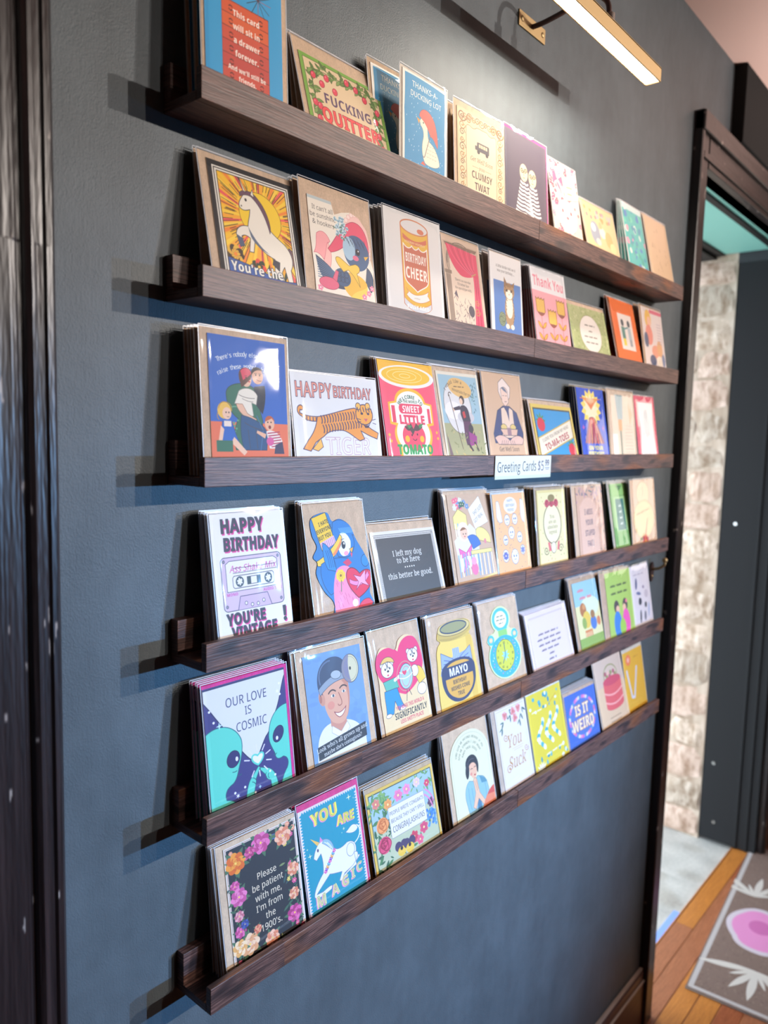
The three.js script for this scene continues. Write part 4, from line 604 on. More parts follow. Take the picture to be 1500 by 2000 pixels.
card('3.9', 'pink vase card', 'pink framed white card at the doorway end of the third ledge', { env: '#e2a0a8', inset: [0.0, 0.0, 0], rear: 1, px: 200, edge: '#d07a8a', art: (q) => { const { R, E, L, h } = q; q.bg('#e0667c'); L(`M14 14H90L84 60L92 ${h}H12L22 70Z`, '#e6dcdf'); E(52, 66, 16, 26, '#c9ced2'); E(52, 40, 8, 10, '#b4bac0'); L('M20 90Q50 70 84 92', null, '#b8c0c8', 2); R(8, 8, 10, 60, '#eec0bc'); } });

// --- fourth ledge
card('4.1', 'HAPPY BIRTHDAY cassette card', "white HAPPY BIRTHDAY YOU'RE VINTAGE card with a lilac cassette tape", { env: '#cfc4ba', inset: [0.0, 0.0, 0.0], rear: 5, px: 480, art: (q) => {
  const { R, RS, E, L, T, h } = q; q.bg('#e9e4e4'); const bl = '#3b3d4a', pk = '#e23f94';
  const big = (s, x, y, sz, sx, rot = 0) => { T(s, x + 1.1, y + 1.5, sz, pk, { b: 1, sx, rot, st: pk, lw: 1 }); T(s, x, y, sz, bl, { b: 1, sx, rot, st: bl, lw: 1.2 }); };
  big('HAPPY', 41, 13, 20, 0.92); big('BIRTHDAY', 52, 33, 19, 0.82, 0.02);
  R(9, 46, 82, 56, '#d3bcd9', 5); RS(9, 46, 82, 56, bl, 0.8, 5); L('M15 53L20 50H80L85 53V82H15Z', '#e9e4e6', bl, 0.6); T('Ass Shake Mix', 52, 59, 10, '#c8449a', { b: 0, sx: 1.0, i: 1 }); L('M24 58H82M24 63H84', null, bl, 0.6);
  RS(23, 66, 56, 13, bl, 0.7, 3); for (const x of [32, 71]) { E(x, 72.5, 5.4, 5.6, '#3c5058'); E(x, 72.5, 3.8, 4, '#e9e4e6'); for (let k = 0; k < 6; k++) E(x + 3.6 * Math.cos(k), 72.5 + 3.6 * Math.sin(k), 0.9, 0.9, '#3c5058'); } R(42, 68.5, 18, 8, '#e9e4e6'); RS(42, 68.5, 18, 8, bl, 0.6); R(42, 68.5, 5, 8, '#3c5058'); R(55, 68.5, 5, 8, '#3c5058'); T('MONO', 21, 85, 4.6, '#c8449a', { b: 1 }); T('AUDIO TAPE', 76, 85, 4.6, '#c8449a', { b: 1 });
  L('M27 102L31 88H68L73 102', '#cdb4d4', bl, 0.7); for (const [x, y] of [[38, 96], [46, 98.5], [54, 98.5], [62, 96]]) E(x, y, 1.8, 1.9, '#e9e4e6', 0, bl, 0.6); for (const [x, y] of [[13, 50], [87, 50], [13, 97], [87, 97]]) E(x, y, 1.5, 1.6, '#8c8a98', 0, bl, 0.5);
  big("YOU'RE", 37, 111, 16.5, 0.9); big('VINTAGE', 47, 125.5, 16.5, 0.88); big('!', 90, 115, 22, 1);
} });
card('4.2', 'penguin with top hat card', 'die-cut blue penguin in a yellow hat holding a red heart on kraft', { inset: [0.03, 0.06, 0.0], rear: 3, px: 480, edge: '#3c4a66', smooth: true, cut: (h) => [[8, 8], [34, 2], [42, 14], [56, 12], [72, 22], [80, 40], [92, 60], [99, 76], [98, 96], [94, 112], [99, 126], [96, h], [28, h], [30, 118], [16, 100], [6, 78], [10, 64], [4, 56], [12, 44], [6, 28]], art: (q) => {
  const { E, L, T, g, h } = q; q.bg('#2a7ab8'); const b = '#1f78bc', dk = '#123c68';
  L('M42 16C56 8 76 18 80 36L74 34C80 44 74 60 62 62L46 60L38 40Z', b, dk, 0.7); L('M50 34C56 26 66 30 70 42C70 56 62 62 54 60C46 56 46 42 50 34Z', '#e9ecea'); for (let k = 0; k < 12; k++) L(`M${52 + k * 2} 24q2 5 5 7`, null, '#64a8d4', 0.8);
  L('M8 8L32 2L44 42L20 50Z', '#ecc32f', dk, 0.8); L('M18 40L42 32L45 42L21 50Z', '#e0b8c8'); for (let k = 0; k < 8; k++) L(`M${20 + k * 3} ${41 - k}l2 9`, null, '#b070a0', 0.8); L('M8 62C22 58 42 46 52 32C58 34 56 42 50 48C38 62 22 70 10 68Z', '#eec848', dk, 0.7); L('M36 56C44 50 52 42 54 36C56 42 48 52 40 58Z', '#ef8a52');
  q.lines(['I HATE', 'EVERYONE', 'BUT YOU'], 27, 15, 8.6, 7.4, '#35322a', { b: 1, rot: -0.26, sx: 0.72 });
  E(57, 46, 3.4, 5, '#1c2430', 0.1); E(58, 44, 1.1, 1.6, '#fff'); L('M54 39l5 -1', null, dk, 0.7); E(60, 57, 4, 3, '#f0a0b4'); L('M66 52L74 50L70 58Z', '#eaa93a', dk, 0.5); L('M67 57L71 58L69 64Z', '#e04a6c');
  L('M16 66C30 60 50 60 62 64C52 80 44 100 26 106C16 96 10 80 16 66Z', b, dk, 0.7); L('M22 40C32 42 40 62 40 78L26 74C20 62 20 50 22 40Z', '#2a86c8', dk, 0.7); for (let k = 0; k < 4; k++) L(`M${25 + k * 3} 50q4 10 4 22`, null, '#145088', 0.8);
  L(`M40 76C54 66 70 76 74 92C78 108 74 120 68 ${h}H32C28 116 30 92 40 76Z`, '#ef8fb0'); for (let k = 0; k < 26; k++) L(`M${rr(36, 70)} ${rr(84, 122)}l2 5`, null, '#d86a94', 0.8);
  g.save(); g.translate(78, 92); g.rotate(0.2); q.heart(0, 4, 21, '#e0284e', '#7c1430', 1.2); g.restore(); L('M60 90Q78 102 94 84L96 90Q80 108 60 96Z', '#e98ab8', '#8c2a58', 0.6); L('M76 96L68 86L80 90L90 82L88 96L94 104L80 98L70 106Z', '#f0a4c8', '#8c2a58', 0.6); E(92, 70, 7, 8, '#2a86c8', 0, dk, 0.8);
  L('M52 68L62 64L68 70L60 74Z', '#d03a60'); q.flower(46, 84, 7.5, '#f3cf3a', '#8c5a2c', 8); L('M46 90L44 104', null, '#3f7a48', 1); L(`M62 ${h}Q72 116 92 120L98 126L80 ${h}Z`, '#e0405c', '#8c1c38', 0.7); E(66, 122, 5, 5, '#eee8e0');
} });
card('4.3', 'dark I left my dog card', 'dark landscape card reading I left my dog to be here, silver border', { inset: [0.02, 0.09, 0.0], rear: 1, px: 480, rough: 0.5, art: (q) => {
  const { R, RS, T, h } = q; q.bg('#d6cfc4'); RS(3.4, 3.4, 93.2, h, '#454548', 0.6); for (let k = 0; k < 90; k++) { R(4.4 + k * 1.02, 4.4, 0.5, 1.6, '#3f3f44'); R(4.4, 4.4 + k * 1.02, 1.6, 0.5, '#3f3f44'); R(94, 4.4 + k * 1.02, 1.6, 0.5, '#3f3f44'); } R(6.6, 6.6, 86.8, h, '#1b1d21');
  T('I left my dog', 50, 23, 7.6, '#e8e3da', { f: 'serif' }); T('to be here', 50, 30, 7.6, '#e8e3da', { f: 'serif' }); for (let k = 0; k < 5; k++) q.E(43 + k * 3.4, 37, 0.8, 0.8, '#e8e3da'); T('this better be good.', 50, 44.5, 7.6, '#e8e3da', { f: 'serif' });
} });
card('4.4', 'baby in crib card', 'kraft card with a baby in a yellow crib and SHIT JUST GOT REAL sign', { inset: [0.06, 0.03, 0.0], rear: 3, px: 360, edge: '#b8967a', art: (q) => {
  const { R, E, L, T, h } = q; q.bg('#c9a98e'); const ye = '#e6d488';
  L('M8 34L22 22L40 32V60L8 52Z', ye, '#8c7c48', 0.7); for (let k = 0; k < 5; k++) R(10 + k * 6, 44, 2.6, 60, k % 2 ? '#8fb0cc' : '#e8dcc0'); L('M46 24L76 4L92 46L58 56Z', '#ece4d8', '#a89884', 0.6); q.lines(['SHIT JUST', 'GOT REAL'], 69, 26, 12, 8.4, '#5c5450', { sx: 0.72, rot: -0.5 });
  for (let k = 0; k < 16; k++) q.flower(14 + rr(0, 32), 8 + rr(0, 14), 4.4, ['#6c94c4', '#e67088', '#dce4e4', '#3f6a54'][k % 4], '#f0e2b0', 5);
  L('M4 70L46 46L62 60L60 106L10 118Z', '#ddd6c8'); L('M58 58C66 46 90 58 92 72V80L58 72Z', ye, '#8c7c48', 0.7); E(28, 58, 14, 15, '#e6ddd4'); E(29, 60, 9, 10, '#e9bfa4'); L('M20 56Q28 46 38 56L34 54Z', '#8c5c38'); E(27, 61, 1, 1.2, '#333'); E(33, 61, 1, 1.2, '#333'); E(30, 65, 1.6, 1, '#c8505c');
  L('M36 66C50 60 64 66 66 80L46 86Z', '#3f6fb4', '#1f3c70', 0.6); L('M12 82L28 90L44 78L40 96L28 94L14 98Z', '#e26aa8', '#98306c', 0.6); L('M26 94L16 120L30 108L36 116Z', '#e88abc', '#98306c', 0.5); for (let k = 0; k < 9; k++) R(8 + k * 6, 92 - k * 0.6, 2.4, 34, ['#86a8c8', '#e9e2cc', '#7f9cc0'][k % 3]); L('M40 88H92V94H40Z', ye, '#8c7c48', 0.6); for (let k = 0; k < 8; k++) R(54 + k * 5, 94, 2.2, 34, ['#86a8c8', '#e9e2cc'][k % 2]); E(78, 76, 3, 4, '#d8848c');
  E(44, 116, 8, 10, '#e0749c'); E(44, 104, 6, 6, '#ea9cb4'); L(`M4 ${h - 10}L96 ${h - 22}`, null, ye, 3);
} });
card('4.5', 'orange mice card', 'orange HAPPY BIRTHDAY FRIEND card of little white outlined faces', { env: '#cfd8e0', inset: [0.02, 0.02, 0.0], rear: 1, px: 300, art: (q) => {
  const { E, L, T, h } = q; q.bg('#e9b684'); E(52, 22, 20, 15, '#e6e2e4'); q.lines(['HAPPY', 'BIRTHDAY', 'FRIEND'], 52, 13, 8.5, 7.2, '#5a5f92', { sx: 0.85 }); const w = '#e9e6ea', ln = '#5a5f92';
  L('M10 14Q18 8 20 26L24 50Q12 56 8 40Z', w, ln, 0.6); L('M84 12Q94 10 94 30L92 56Q82 54 82 36Z', w, ln, 0.6); for (const [x, y, r] of [[38, 48, 8], [62, 48, 8], [48, 72, 9], [28, 84, 7], [72, 82, 8], [24, 112, 9], [52, 116, 11], [78, 106, 7]]) { E(x, y, r, r * 1.25, w, 0, ln, 0.8); E(x - r * 0.3, y - 1, 1.6, 2, ln); E(x + r * 0.35, y - 1, 1.6, 2, ln); L(`M${x - 3} ${y + 4}q3 3 6 0`, null, ln, 0.7); } for (let k = 0; k < 50; k++) E(rr(6, 94), rr(36, h), 0.8, 0.8, ln); q.flower(24, 112, 7, '#6a70b0', '#e9e6ea', 7); q.star(78, 106, 8, '#7c82b8', 6, 0.5);
} });
card('4.6', 'cream cartouche card', 'cream card with an oval ribbon frame and roses', { env: '#b8a690', inset: [0.05, 0.03, 0.0], rear: 3, px: 260, edge: '#cdbb80', art: (q) => {
  const { R, E, L, T, h } = q; q.bg('#d9c98a'); R(4, 5, 92, h, '#e2d7a4'); for (let k = 0; k < 60; k++) E(rr(6, 94), rr(8, h), 1, 1.4, ['#b8a860', '#c8887c', '#8c8c50'][k % 3]); E(50, 66, 31, 38, '#ece2b8', 0, '#5a4a38', 2); for (const x of [34, 50, 66]) q.rose(x, 26, 8, '#cf5a66', '#8c2c3c'); E(50, 16, 12, 7, '#8c7c4c'); q.lines(["You", 'are an', 'absolute', 'legend'], 50, 52, 10, 9, '#6a5c44', { f: 'serif' }); L('M30 100L34 118H42L38 102ZM66 102L62 118H70L72 100Z', '#d8686c'); E(50, 112, 9, 11, '#e6dcc0', 0, '#5a4a38', 1); q.curl(24, 116, 9, '#5a4a38', 1.4); q.curl(76, 116, 9, '#5a4a38', 1.4, -1);
} });
card('4.7', 'I MISS YOUR STUPID FACE card', 'kraft card reading I MISS YOUR STUPID FACE in an arch', { inset: [0.12, 0.02, 0.0], rear: 2, px: 260, edge: '#cdb49c', art: (q) => {
  const { R, E, L, T, h } = q; q.bg('#cfa890'); for (let k = 0; k < 40; k++) { q.leaf(rr(0, 100), rr(0, 26), 9, rr(0, 6), ['#8a7484', '#6a7a7c', '#b08a9c'][k % 3], 0.35); q.leaf(84 + rr(-4, 12), rr(20, h), 8, rr(0, 6), ['#c08c6c', '#9c6c74', '#7c7c6c'][k % 3], 0.35); } L(`M10 ${h}V50C10 10 76 10 76 50V${h}Z`, '#dcb7a2', '#c29884', 0.8); q.lines(['I MISS', 'YOUR', 'STUPID', 'FACE'], 43, 48, 20, 15, '#6d5d68', { sx: 0.7, b: 1 });
} });
card('4.8', 'green bottle card', 'green bottle-shaped label card with white lettering', { env: '#c6bfae', inset: [0.1, 0.02, 0], rear: 1, px: 200, edge: '#6a9a58', art: (q) => { const { R, T, h } = q; q.bg('#79ac62'); R(10, 0, 80, 30, '#8cc06c'); q.L('M30 4L50 20L70 4Z', '#4f8048'); R(14, 34, 74, 92, '#a4cc8a'); R(24, 40, 46, 84, '#3f7a70'); q.lines(['~2', '~2', '~2', '~2'], 47, 58, 16, 14, '#dfe8dc', { b: 1 }); } });
card('4.9', 'beige bell card', 'beige dial card with a red flower at the fourth ledge end', { env: '#d9bea4', inset: [0, 0, 0], px: 220, art: (q) => { const { E, L, T, h } = q; q.bg('#d9b99c'); E(50, 26, 26, 22, '#e6cda4', 0, '#8c7258', 1); L('M50 14V30', null, '#8c7258', 1.4); E(50, 72, 42, 34, '#e8cf9c', 0, '#a08458', 1); T('~14', 46, 58, 7, '#8c7258', { f: 'serif', rot: -0.15 }); L('M52 104L64 72', null, '#c85a58', 2.5); q.flower(52, 112, 12, '#b83a50', '#e0a04c', 6, '#d8643c'); q.leaf(40, 108, 12, 3.4, '#8c9468'); } });

// --- fifth ledge
card('5.1', 'OUR LOVE IS COSMIC alien card', 'purple and teal OUR LOVE IS COSMIC card with two aliens, pink envelope', { env: '#e2479c', inset: [0.0, 0.022, 0.035], rear: 4, px: 512, art: (q) => {
  const { E, L, T, h } = q; q.bg('#3a3272'); L('M0 2H100V8C94 18 92 34 84 46C78 52 80 60 70 68C64 76 60 84 56 90C46 86 42 76 36 70C30 62 27 56 22 46C14 36 8 24 0 14Z', '#d6d4dc', '#1c1838', 0.9);
  T('OUR LOVE', 50, 21, 13, '#383a5e', { sx: 0.85, rot: 0.02 }); T('IS', 51, 34, 12, '#383a5e', { sx: 0.85 }); T('COSMIC', 54, 49, 13, '#383a5e', { sx: 0.8, rot: 0.02 });
  const t = '#5cc9b6', dk = '#1f5c66';
  L(`M0 46C14 38 34 44 40 62C42 74 36 86 34 92C32 98 30 102 26 104C18 106 16 112 18 118C26 120 32 126 34 ${h}H0Z`, t, dk, 0.8); E(29, 79, 7.5, 8.5, '#2c2460', 0.35, '#181438', 0.6); E(33, 80, 1.6, 2.4, '#e9e4f4'); L('M33 97q2 2 4 0M27 92q3 1 5 0', null, dk, 0.8);
  L(`M100 40C86 40 76 50 74 66C72 76 78 84 80 90C80 96 84 98 90 96C96 98 98 104 94 110C88 116 84 124 84 ${h}H100Z`, t, dk, 0.8); E(86, 70, 6.5, 9, '#2c2460', 0.5, '#181438', 0.6); E(84, 74, 1.6, 2.2, '#e9e4f4'); L('M78 90q2 2 4 0', null, dk, 0.8);
  L(`M40 ${h}C40 118 44 108 50 104L58 96L60 98L54 108C54 114 50 118 48 ${h}Z`, t, dk, 0.7); L(`M82 ${h}C82 116 78 106 70 102L60 98L60 101L66 108C66 112 68 114 72 116L74 ${h}Z`, t, dk, 0.7); L('M50 106q3 1 4 4M49 110q3 1 4 4M67 106q-2 2 0 5M70 108q-2 2 0 5', null, dk, 0.7);
  q.heart(58, 88, 6.5, '#e6dfe4', t, 1.8); for (let k = 0; k < 9; k++) { const a = PI + 0.3 + k * 0.62; L(`M${58 + 11 * Math.cos(a)} ${90 + 11 * Math.sin(a)}L${58 + 17 * Math.cos(a)} ${90 + 17 * Math.sin(a)}`, null, '#ded8e8', 1.3); }
  for (const [x, y] of [[6, 24], [10, 36], [92, 16], [40, 112], [72, 106], [78, 112], [28, 114], [52, 122], [92, 28]]) E(x, y, 1.3, 1.3, '#ece8f0'); q.star(16, 41, 4, '#bfe0ee'); q.star(89, 24, 3, '#ece8f0', 6, 0.3); q.star(31, 118, 3, '#ece8f0', 6, 0.3); q.star(58, 118, 2.4, '#bfe0ee');
} });
card('5.2', 'doctor portrait card', 'blue portrait card of a smiling man with a head mirror, caption strip below', { inset: [0.08, 0.045, 0.08], rear: 3, px: 480, art: (q) => {
  const { R, E, L, T, h } = q; q.bg('#7095c2'); for (let k = 0; k < 70; k++) E(rr(0, 100), rr(0, h), rr(2, 8), rr(2, 6), ['#6c90be', '#7599c6', '#6b8fbb'][k % 3]);
  L('M8 116C12 92 26 88 38 88L62 90C78 94 88 104 92 118V130H6Z', '#ddd8d4'); L('M34 76H60L62 96L46 104L34 92Z', '#c98a74');
  L('M28 40C24 60 28 78 38 88C48 94 58 94 64 84C72 72 74 54 70 36C62 24 36 26 28 40Z', '#d8a084'); L('M60 40C72 50 70 74 62 88C70 78 74 58 70 38Z', '#c2826a'); E(24, 56, 5, 9, '#cc8f76', -0.15); E(22, 56, 2.4, 5, '#b0705c');
  L('M20 46C16 22 30 8 48 8C66 8 74 20 72 36C60 26 38 30 26 44L26 52Z', '#39445c'); L('M24 38C20 22 32 12 44 12', null, '#5c6c88', 2); L('M20 44Q44 26 72 32V39Q44 36 22 52Z', '#8e98a6', '#3c4454', 0.6); E(52, 31, 9, 5.4, '#a8b0b8', 0.1, '#3c4454', 0.6);
  E(78, 28, 15, 18, '#cfc6a4', 0, '#565048', 1); L('M78 10A15 18 0 0 0 78 46A30 40 0 0 1 78 10Z', '#837c92'); E(78, 28, 12.5, 15, null, 0, '#9c9478', 0.6); E(78, 28, 1.8, 2.2, '#3a342c');
  L('M36 52Q42 46 48 51M56 49Q62 44 68 49', null, '#4a342c', 1.8); E(43, 56, 3.4, 1.9, '#e9e2da'); E(43.5, 56, 1.7, 1.8, '#46505c'); E(62, 54, 3.2, 1.8, '#e9e2da'); E(62, 54, 1.6, 1.7, '#46505c'); L('M53 54C56 62 58 66 56 69C53 71 50 70 50 68', null, '#a05f4c', 1.2); L('M42 76Q52 82 63 73Q58 84 50 84Q45 82 42 76Z', '#efe8e2', '#9c4a44', 1); E(38, 67, 6, 5, '#d88c76');
  L('M36 92L50 102L62 92L66 100L52 112L34 100Z', '#e9e5e2', '#a8a4a4', 0.6);
  L('M8 112L94 100V118L8 128Z', '#2f2f33'); T("Look who's all grown up and", 51, 110, 7.2, '#e4e0da', { f: 'serif', rot: -0.135, sx: 0.92 }); T("maybe she's contagious?", 51, 118, 6.4, '#e4e0da', { f: 'serif', rot: -0.13, sx: 0.92 });
} });
card('5.3', 'bears with globe card', 'pink heart card of two little bears with a globe, SIGNIFICANTLY in black', { inset: [0.06, 0.10, 0.0], rear: 2, px: 440, edge: '#a8344c', smooth: true, cut: (h) => [[4, 22], [14, 10], [30, 12], [44, 18], [52, 6], [66, 0], [82, 4], [92, 14], [97, 30], [99, 60], [100, h], [2, h], [2, 60], [0, 36]], art: (q) => {
  const { R, E, L, T, h } = q; q.bg('#e5c99a'); L('M48 22C60 -6 96 -2 100 30C102 60 84 80 52 88C20 76 -4 54 0 30C4 10 34 6 48 22Z', '#e2306c'); const ln = '#4a3c44';
  const bear = (x, y, s) => { E(x - 9 * s, y - 8 * s, 4 * s, 4.4 * s, '#ece4dc', 0, ln, 0.7); E(x + 9 * s, y - 8 * s, 4 * s, 4.4 * s, '#ece4dc', 0, ln, 0.7); E(x, y, 12 * s, 11 * s, '#ece4dc', 0, ln, 0.8); E(x + 1, y + 4 * s, 6 * s, 4.4 * s, '#f4eee8'); E(x + 1, y + 2 * s, 2.2 * s, 1.6 * s, '#3a2c30'); E(x - 4 * s, y - 1.5 * s, 1.3 * s, 1.8 * s, '#2c2428'); E(x + 5 * s, y - 1.5 * s, 1.3 * s, 1.8 * s, '#2c2428'); L(`M${x - 2} ${y - 10 * s}q3 5 1 9M${x + 2} ${y - 10 * s}q-2 5 1 8`, null, ln, 1.2); E(x, y + 7.5 * s, 2, 1.4, '#d8405c'); };
  L('M10 60L36 58L40 74L30 76L14 76Z', '#5cae98', ln, 0.7); L('M10 74H36C40 88 40 96 46 104L34 108L28 92L22 110L8 108C10 96 8 84 10 74Z', '#2c8cc8', ln, 0.8); E(12, 110, 6, 3, '#ece4dc', 0, ln, 0.6); E(42, 106, 6, 3, '#ece4dc', 0, ln, 0.6); bear(22, 44, 1.05); L('M10 34C14 22 36 22 38 36L24 32Z', '#e3b860', ln, 0.7); L('M34 62L46 58', null, '#ece4dc', 5);
  L('M82 52C92 50 98 62 100 74L84 80L78 66Z', '#eac24a', ln, 0.7); E(88, 88, 10, 9, '#ece4dc', 0, ln, 0.8); E(78, 58, 8, 9, '#ece4dc', 0, ln, 0.7); bear(78, 34, 0.95); E(58, 62, 14, 19, '#a8c4d0', 0.2, ln, 0.9); E(58, 62, 9, 15, null, 0.2, '#d87c70', 1); L('M44 62Q58 68 72 60M46 54Q58 60 70 50', null, '#e8dcd0', 1.6); q.heart(56, 56, 4, '#d8405c'); E(56, 61, 17, 22, null, 0.2, '#c8907c', 1.4); L('M56 82L52 98M60 82L64 92', null, ln, 1);
  T('YOU MAKE THIS WORLD A', 58, 104, 8, '#cf3c58', { sx: 0.62, b: 1 }); T('SIGNIFICANTLY', 58, 115, 13, '#2f2c30', { sx: 0.72, b: 1 }); T('LESS SHITTY PLACE', 58, 125, 8, '#cf3c58', { sx: 0.7, b: 1 });
} });
card('5.4', 'MAYO jar card', 'die-cut mayonnaise jar card, MAYO BIRTHDAY WISHES COME TRUE', { inset: [0.08, 0.07, 0.04], rear: 2, px: 420, edge: '#d8bc6c', smooth: true, cut: (h) => [[14, 12], [22, 5], [50, 1], [78, 2], [92, 8], [94, 20], [88, 26], [94, 36], [96, 60], [96, h], [6, h], [4, 60], [8, 38], [16, 30], [10, 24]], art: (q) => {
  const { R, E, L, T, h } = q; q.bg('#e3bf58'); R(0, 26, 100, h, '#e6c562'); R(78, 30, 14, h, '#dcb650'); L('M12 12V26Q50 38 92 22V8Z', '#c4a654'); E(52, 12, 40, 12, '#d9c07c', 0, '#6a5a34', 0.8); E(52, 11.5, 32, 8.6, '#9a9668', 0, '#33405c', 2); for (let k = 0; k < 26; k++) L(`M${16 + k * 2.9} ${25 + 3 * Math.sin(k / 8)}v4`, null, '#8c7238', 0.7);
  L('M14 62L44 56L50 66L56 54L88 50L84 66L92 80H8Z', '#93a4d0'); for (const s of [-1, 1]) { L(`M50 64L${50 + s * 36} 46L${50 + s * 38} 70Z`, '#98a9d6', '#42507c', 0.9); L(`M50 66L${50 + s * 30} 58M50 66L${50 + s * 32} 64`, null, '#42507c', 1); } R(42, 44, 16, 22, '#a8b6dc'); for (let k = 0; k < 4; k++) L(`M${44 + k * 4} 44V66`, null, '#5c6a98', 0.7);
  L('M10 76C14 64 34 60 52 60C70 60 88 64 92 76C94 96 90 112 70 122C60 128 40 128 30 122C12 112 8 96 10 76Z', '#353a5c'); L('M18 88H85C86 104 82 112 66 119C58 123 46 123 38 119C22 112 18 104 18 88Z', '#d9a544'); L('M24 70C34 62 70 62 80 70Z', '#d9a544');
  T('MAYO', 51, 79, 17, '#f2efe8', { b: 1, sx: 0.95 }); q.lines(['BIRTHDAY', 'WISHES COME', 'TRUE'], 51, 95, 9.5, 9, '#3c3440', { b: 1, sx: 0.76 });
} });
card('5.5', 'turquoise clock card', 'die-cut turquoise alarm clock card with a lime dial', { inset: [0.09, 0.06, 0.05], rear: 3, px: 380, edge: '#c8dca0', cut: (h) => { const o = []; for (let k = 0; k <= 20; k++) { const a = PI * 0.75 + k / 20 * PI * 1.5; o.push([50 + 29 * Math.cos(a), 25 + 24 * Math.sin(a)]); } o.push([76, 46], [90, 48], [98, 58], [90, 68]); for (let k = 0; k <= 18; k++) { const a = -0.6 + k / 18 * (PI + 1.2); o.push([50 + 49 * Math.cos(a), 92 + 40 * Math.sin(a)]); } o.push([10, 68], [2, 58], [10, 48], [24, 46]); return o.map(([a, b]) => [a, Math.min(b, h)]); }, art: (q) => {
  const { R, E, L, T, h } = q; q.bg('#d6dfa4'); E(50, 25, 25, 21, '#52b8d4'); E(50, 25, 18, 15, '#ece4c4'); q.lines(['~10', '~12', '~6'], 50, 19, 6.5, 5.2, '#4a5048', { b: 1, sx: 0.8 }); R(38, 42, 26, 16, '#8cc46c'); R(36, 40, 30, 4, '#52b8d4'); for (const x of [14, 86]) { E(x, 57, 10, 9, '#52b8d4'); E(x, 57, 5, 4.4, '#e3b98c'); E(x, 57, 2.4, 2, '#d6dfa4'); }
  E(50, 92, 46, 37.5, '#3fa9d6'); for (let k = 0; k < 40; k++) { const a = k * 2.4, r = 0.72 + 0.2 * rnd(); E(50 + 44 * r * Math.cos(a), 92 + 36 * r * Math.sin(a), 1.2, 1.2, ['#d8746c', '#8ccfe4', '#d6dfa4'][k % 3]); } E(50, 90, 28, 28, '#c8c83c', 0, '#5c7c34', 1.2); for (let k = 1; k <= 12; k++) { const a = k / 12 * TAU - PI / 2; T(['I', 'II', 'III', 'IV', 'V', 'VI', 'VII', 'VIII', 'IX', 'X', 'XI', 'XII'][k - 1], 50 + 22.5 * Math.cos(a), 90 + 22.5 * Math.sin(a), 5.4, '#3a4428', { b: 1, sx: 0.8 }); } q.star(50, 90, 12, '#8ccfe4', 8, 0.4); L('M50 90V70M50 90L40 103', null, '#2c5c74', 1.8);
} });
card('5.6', 'lilac verse card', 'lilac landscape card with a scalloped border and centred verse', { env: '#c7ab98', inset: [0, 0, 0], rear: 4, px: 300, edge: '#8c7c80', art: (q) => {
  const { T, L, h } = q; q.bg('#d6c5ca'); for (let k = 0; k < 22; k++) L(`M${8 + k * 3.9} 8q2 -4 3.9 0`, null, '#a893ac', 0.6); for (let k = 0; k < 16; k++) L(`M6 ${12 + k * 4}q-3 2 0 4M94 ${12 + k * 4}q3 2 0 4`, null, '#a893ac', 0.5); q.lines(['~16', '~19', '~18', '~15', '~4', '~6'], 48, 30, 7, 6, '#5a4c58', { f: 'serif', i: 1, sx: 0.95 });
} });
card('5.7', 'storybook bears card', 'sky blue storybook card with bears and pink lettering', { env: '#c4a68c', inset: [0.1, 0.05, 0], rear: 2, px: 260, edge: '#a8c4c8', art: (q) => { const { R, E, T, h } = q; q.bg('#94bcc8'); R(0, 50, 100, h, '#d8cf9c'); E(60, 56, 38, 22, '#cfd8bc'); T('~5', 34, 18, 15, '#d8707c', { b: 1, sx: 0.8 }); T('~8', 48, 34, 15, '#d8707c', { b: 1, sx: 0.8 }); E(30, 60, 13, 15, '#a86838'); E(34, 54, 6, 6, '#c88c54'); E(40, 82, 16, 18, '#d9b84c'); E(28, 88, 9, 12, '#8aa04c'); E(66, 92, 13, 15, '#4a72b4'); E(66, 74, 9, 9, '#9c6c3c'); E(88, 92, 8, 10, '#c8784c'); R(26, 104, 30, 22, '#c87840'); for (let k = 0; k < 4; k++) R(28 + k * 7, 108, 3, 18, '#e8d0a4'); R(0, 118, 100, h, '#8aa44c'); } });
card('5.8', 'lime green couple card', 'lime green card with a blue and a pink figure side by side', { env: '#c9ab94', inset: [0.16, 0.02, 0], rear: 1, px: 260, art: (q) => { const { R, E, T, h } = q; q.bg('#a5c25c'); T('~13', 50, 26, 10, '#2c3020', { b: 1, sx: 0.95 }); T('~13', 50, 40, 10, '#2c3020', { b: 1, sx: 0.95 }); for (const [x, c] of [[34, '#3a7cc8'], [68, '#e254a8']]) { E(x, 66, 10, 12, '#4a3c3c'); E(x + (x < 50 ? 4 : -4), 72, 7, 8, '#e3b394'); E(x, 100, 15, 26, c); } E(52, 106, 12, 16, '#98c048'); E(74, 60, 4, 4, '#e07088'); } });
card('5.9', 'white ink blots card', 'white card with dark blue ink figures at the end of the fifth ledge', { env: '#d8cfcc', inset: [0, 0, 0], px: 220, art: (q) => { const { R, E, T, h } = q; q.bg('#d9d0d4'); T('~13', 46, 22, 8, '#a498a8'); for (const [x, y, a, b, c] of [[28, 44, 5, 14, '#454c78'], [36, 68, 12, 4, '#6a6f94'], [40, 88, 8, 9, '#2c2c38'], [64, 56, 6, 4, '#9a8ca0'], [68, 100, 6, 7, '#34343c'], [36, 124, 4, 16, '#2c2c34'], [60, 126, 5, 12, '#5c5c68'], [82, 114, 4, 18, '#a4acc8'], [76, 74, 10, 10, '#c0b4bc']]) E(x, y, a, b, c, 0.2); } });

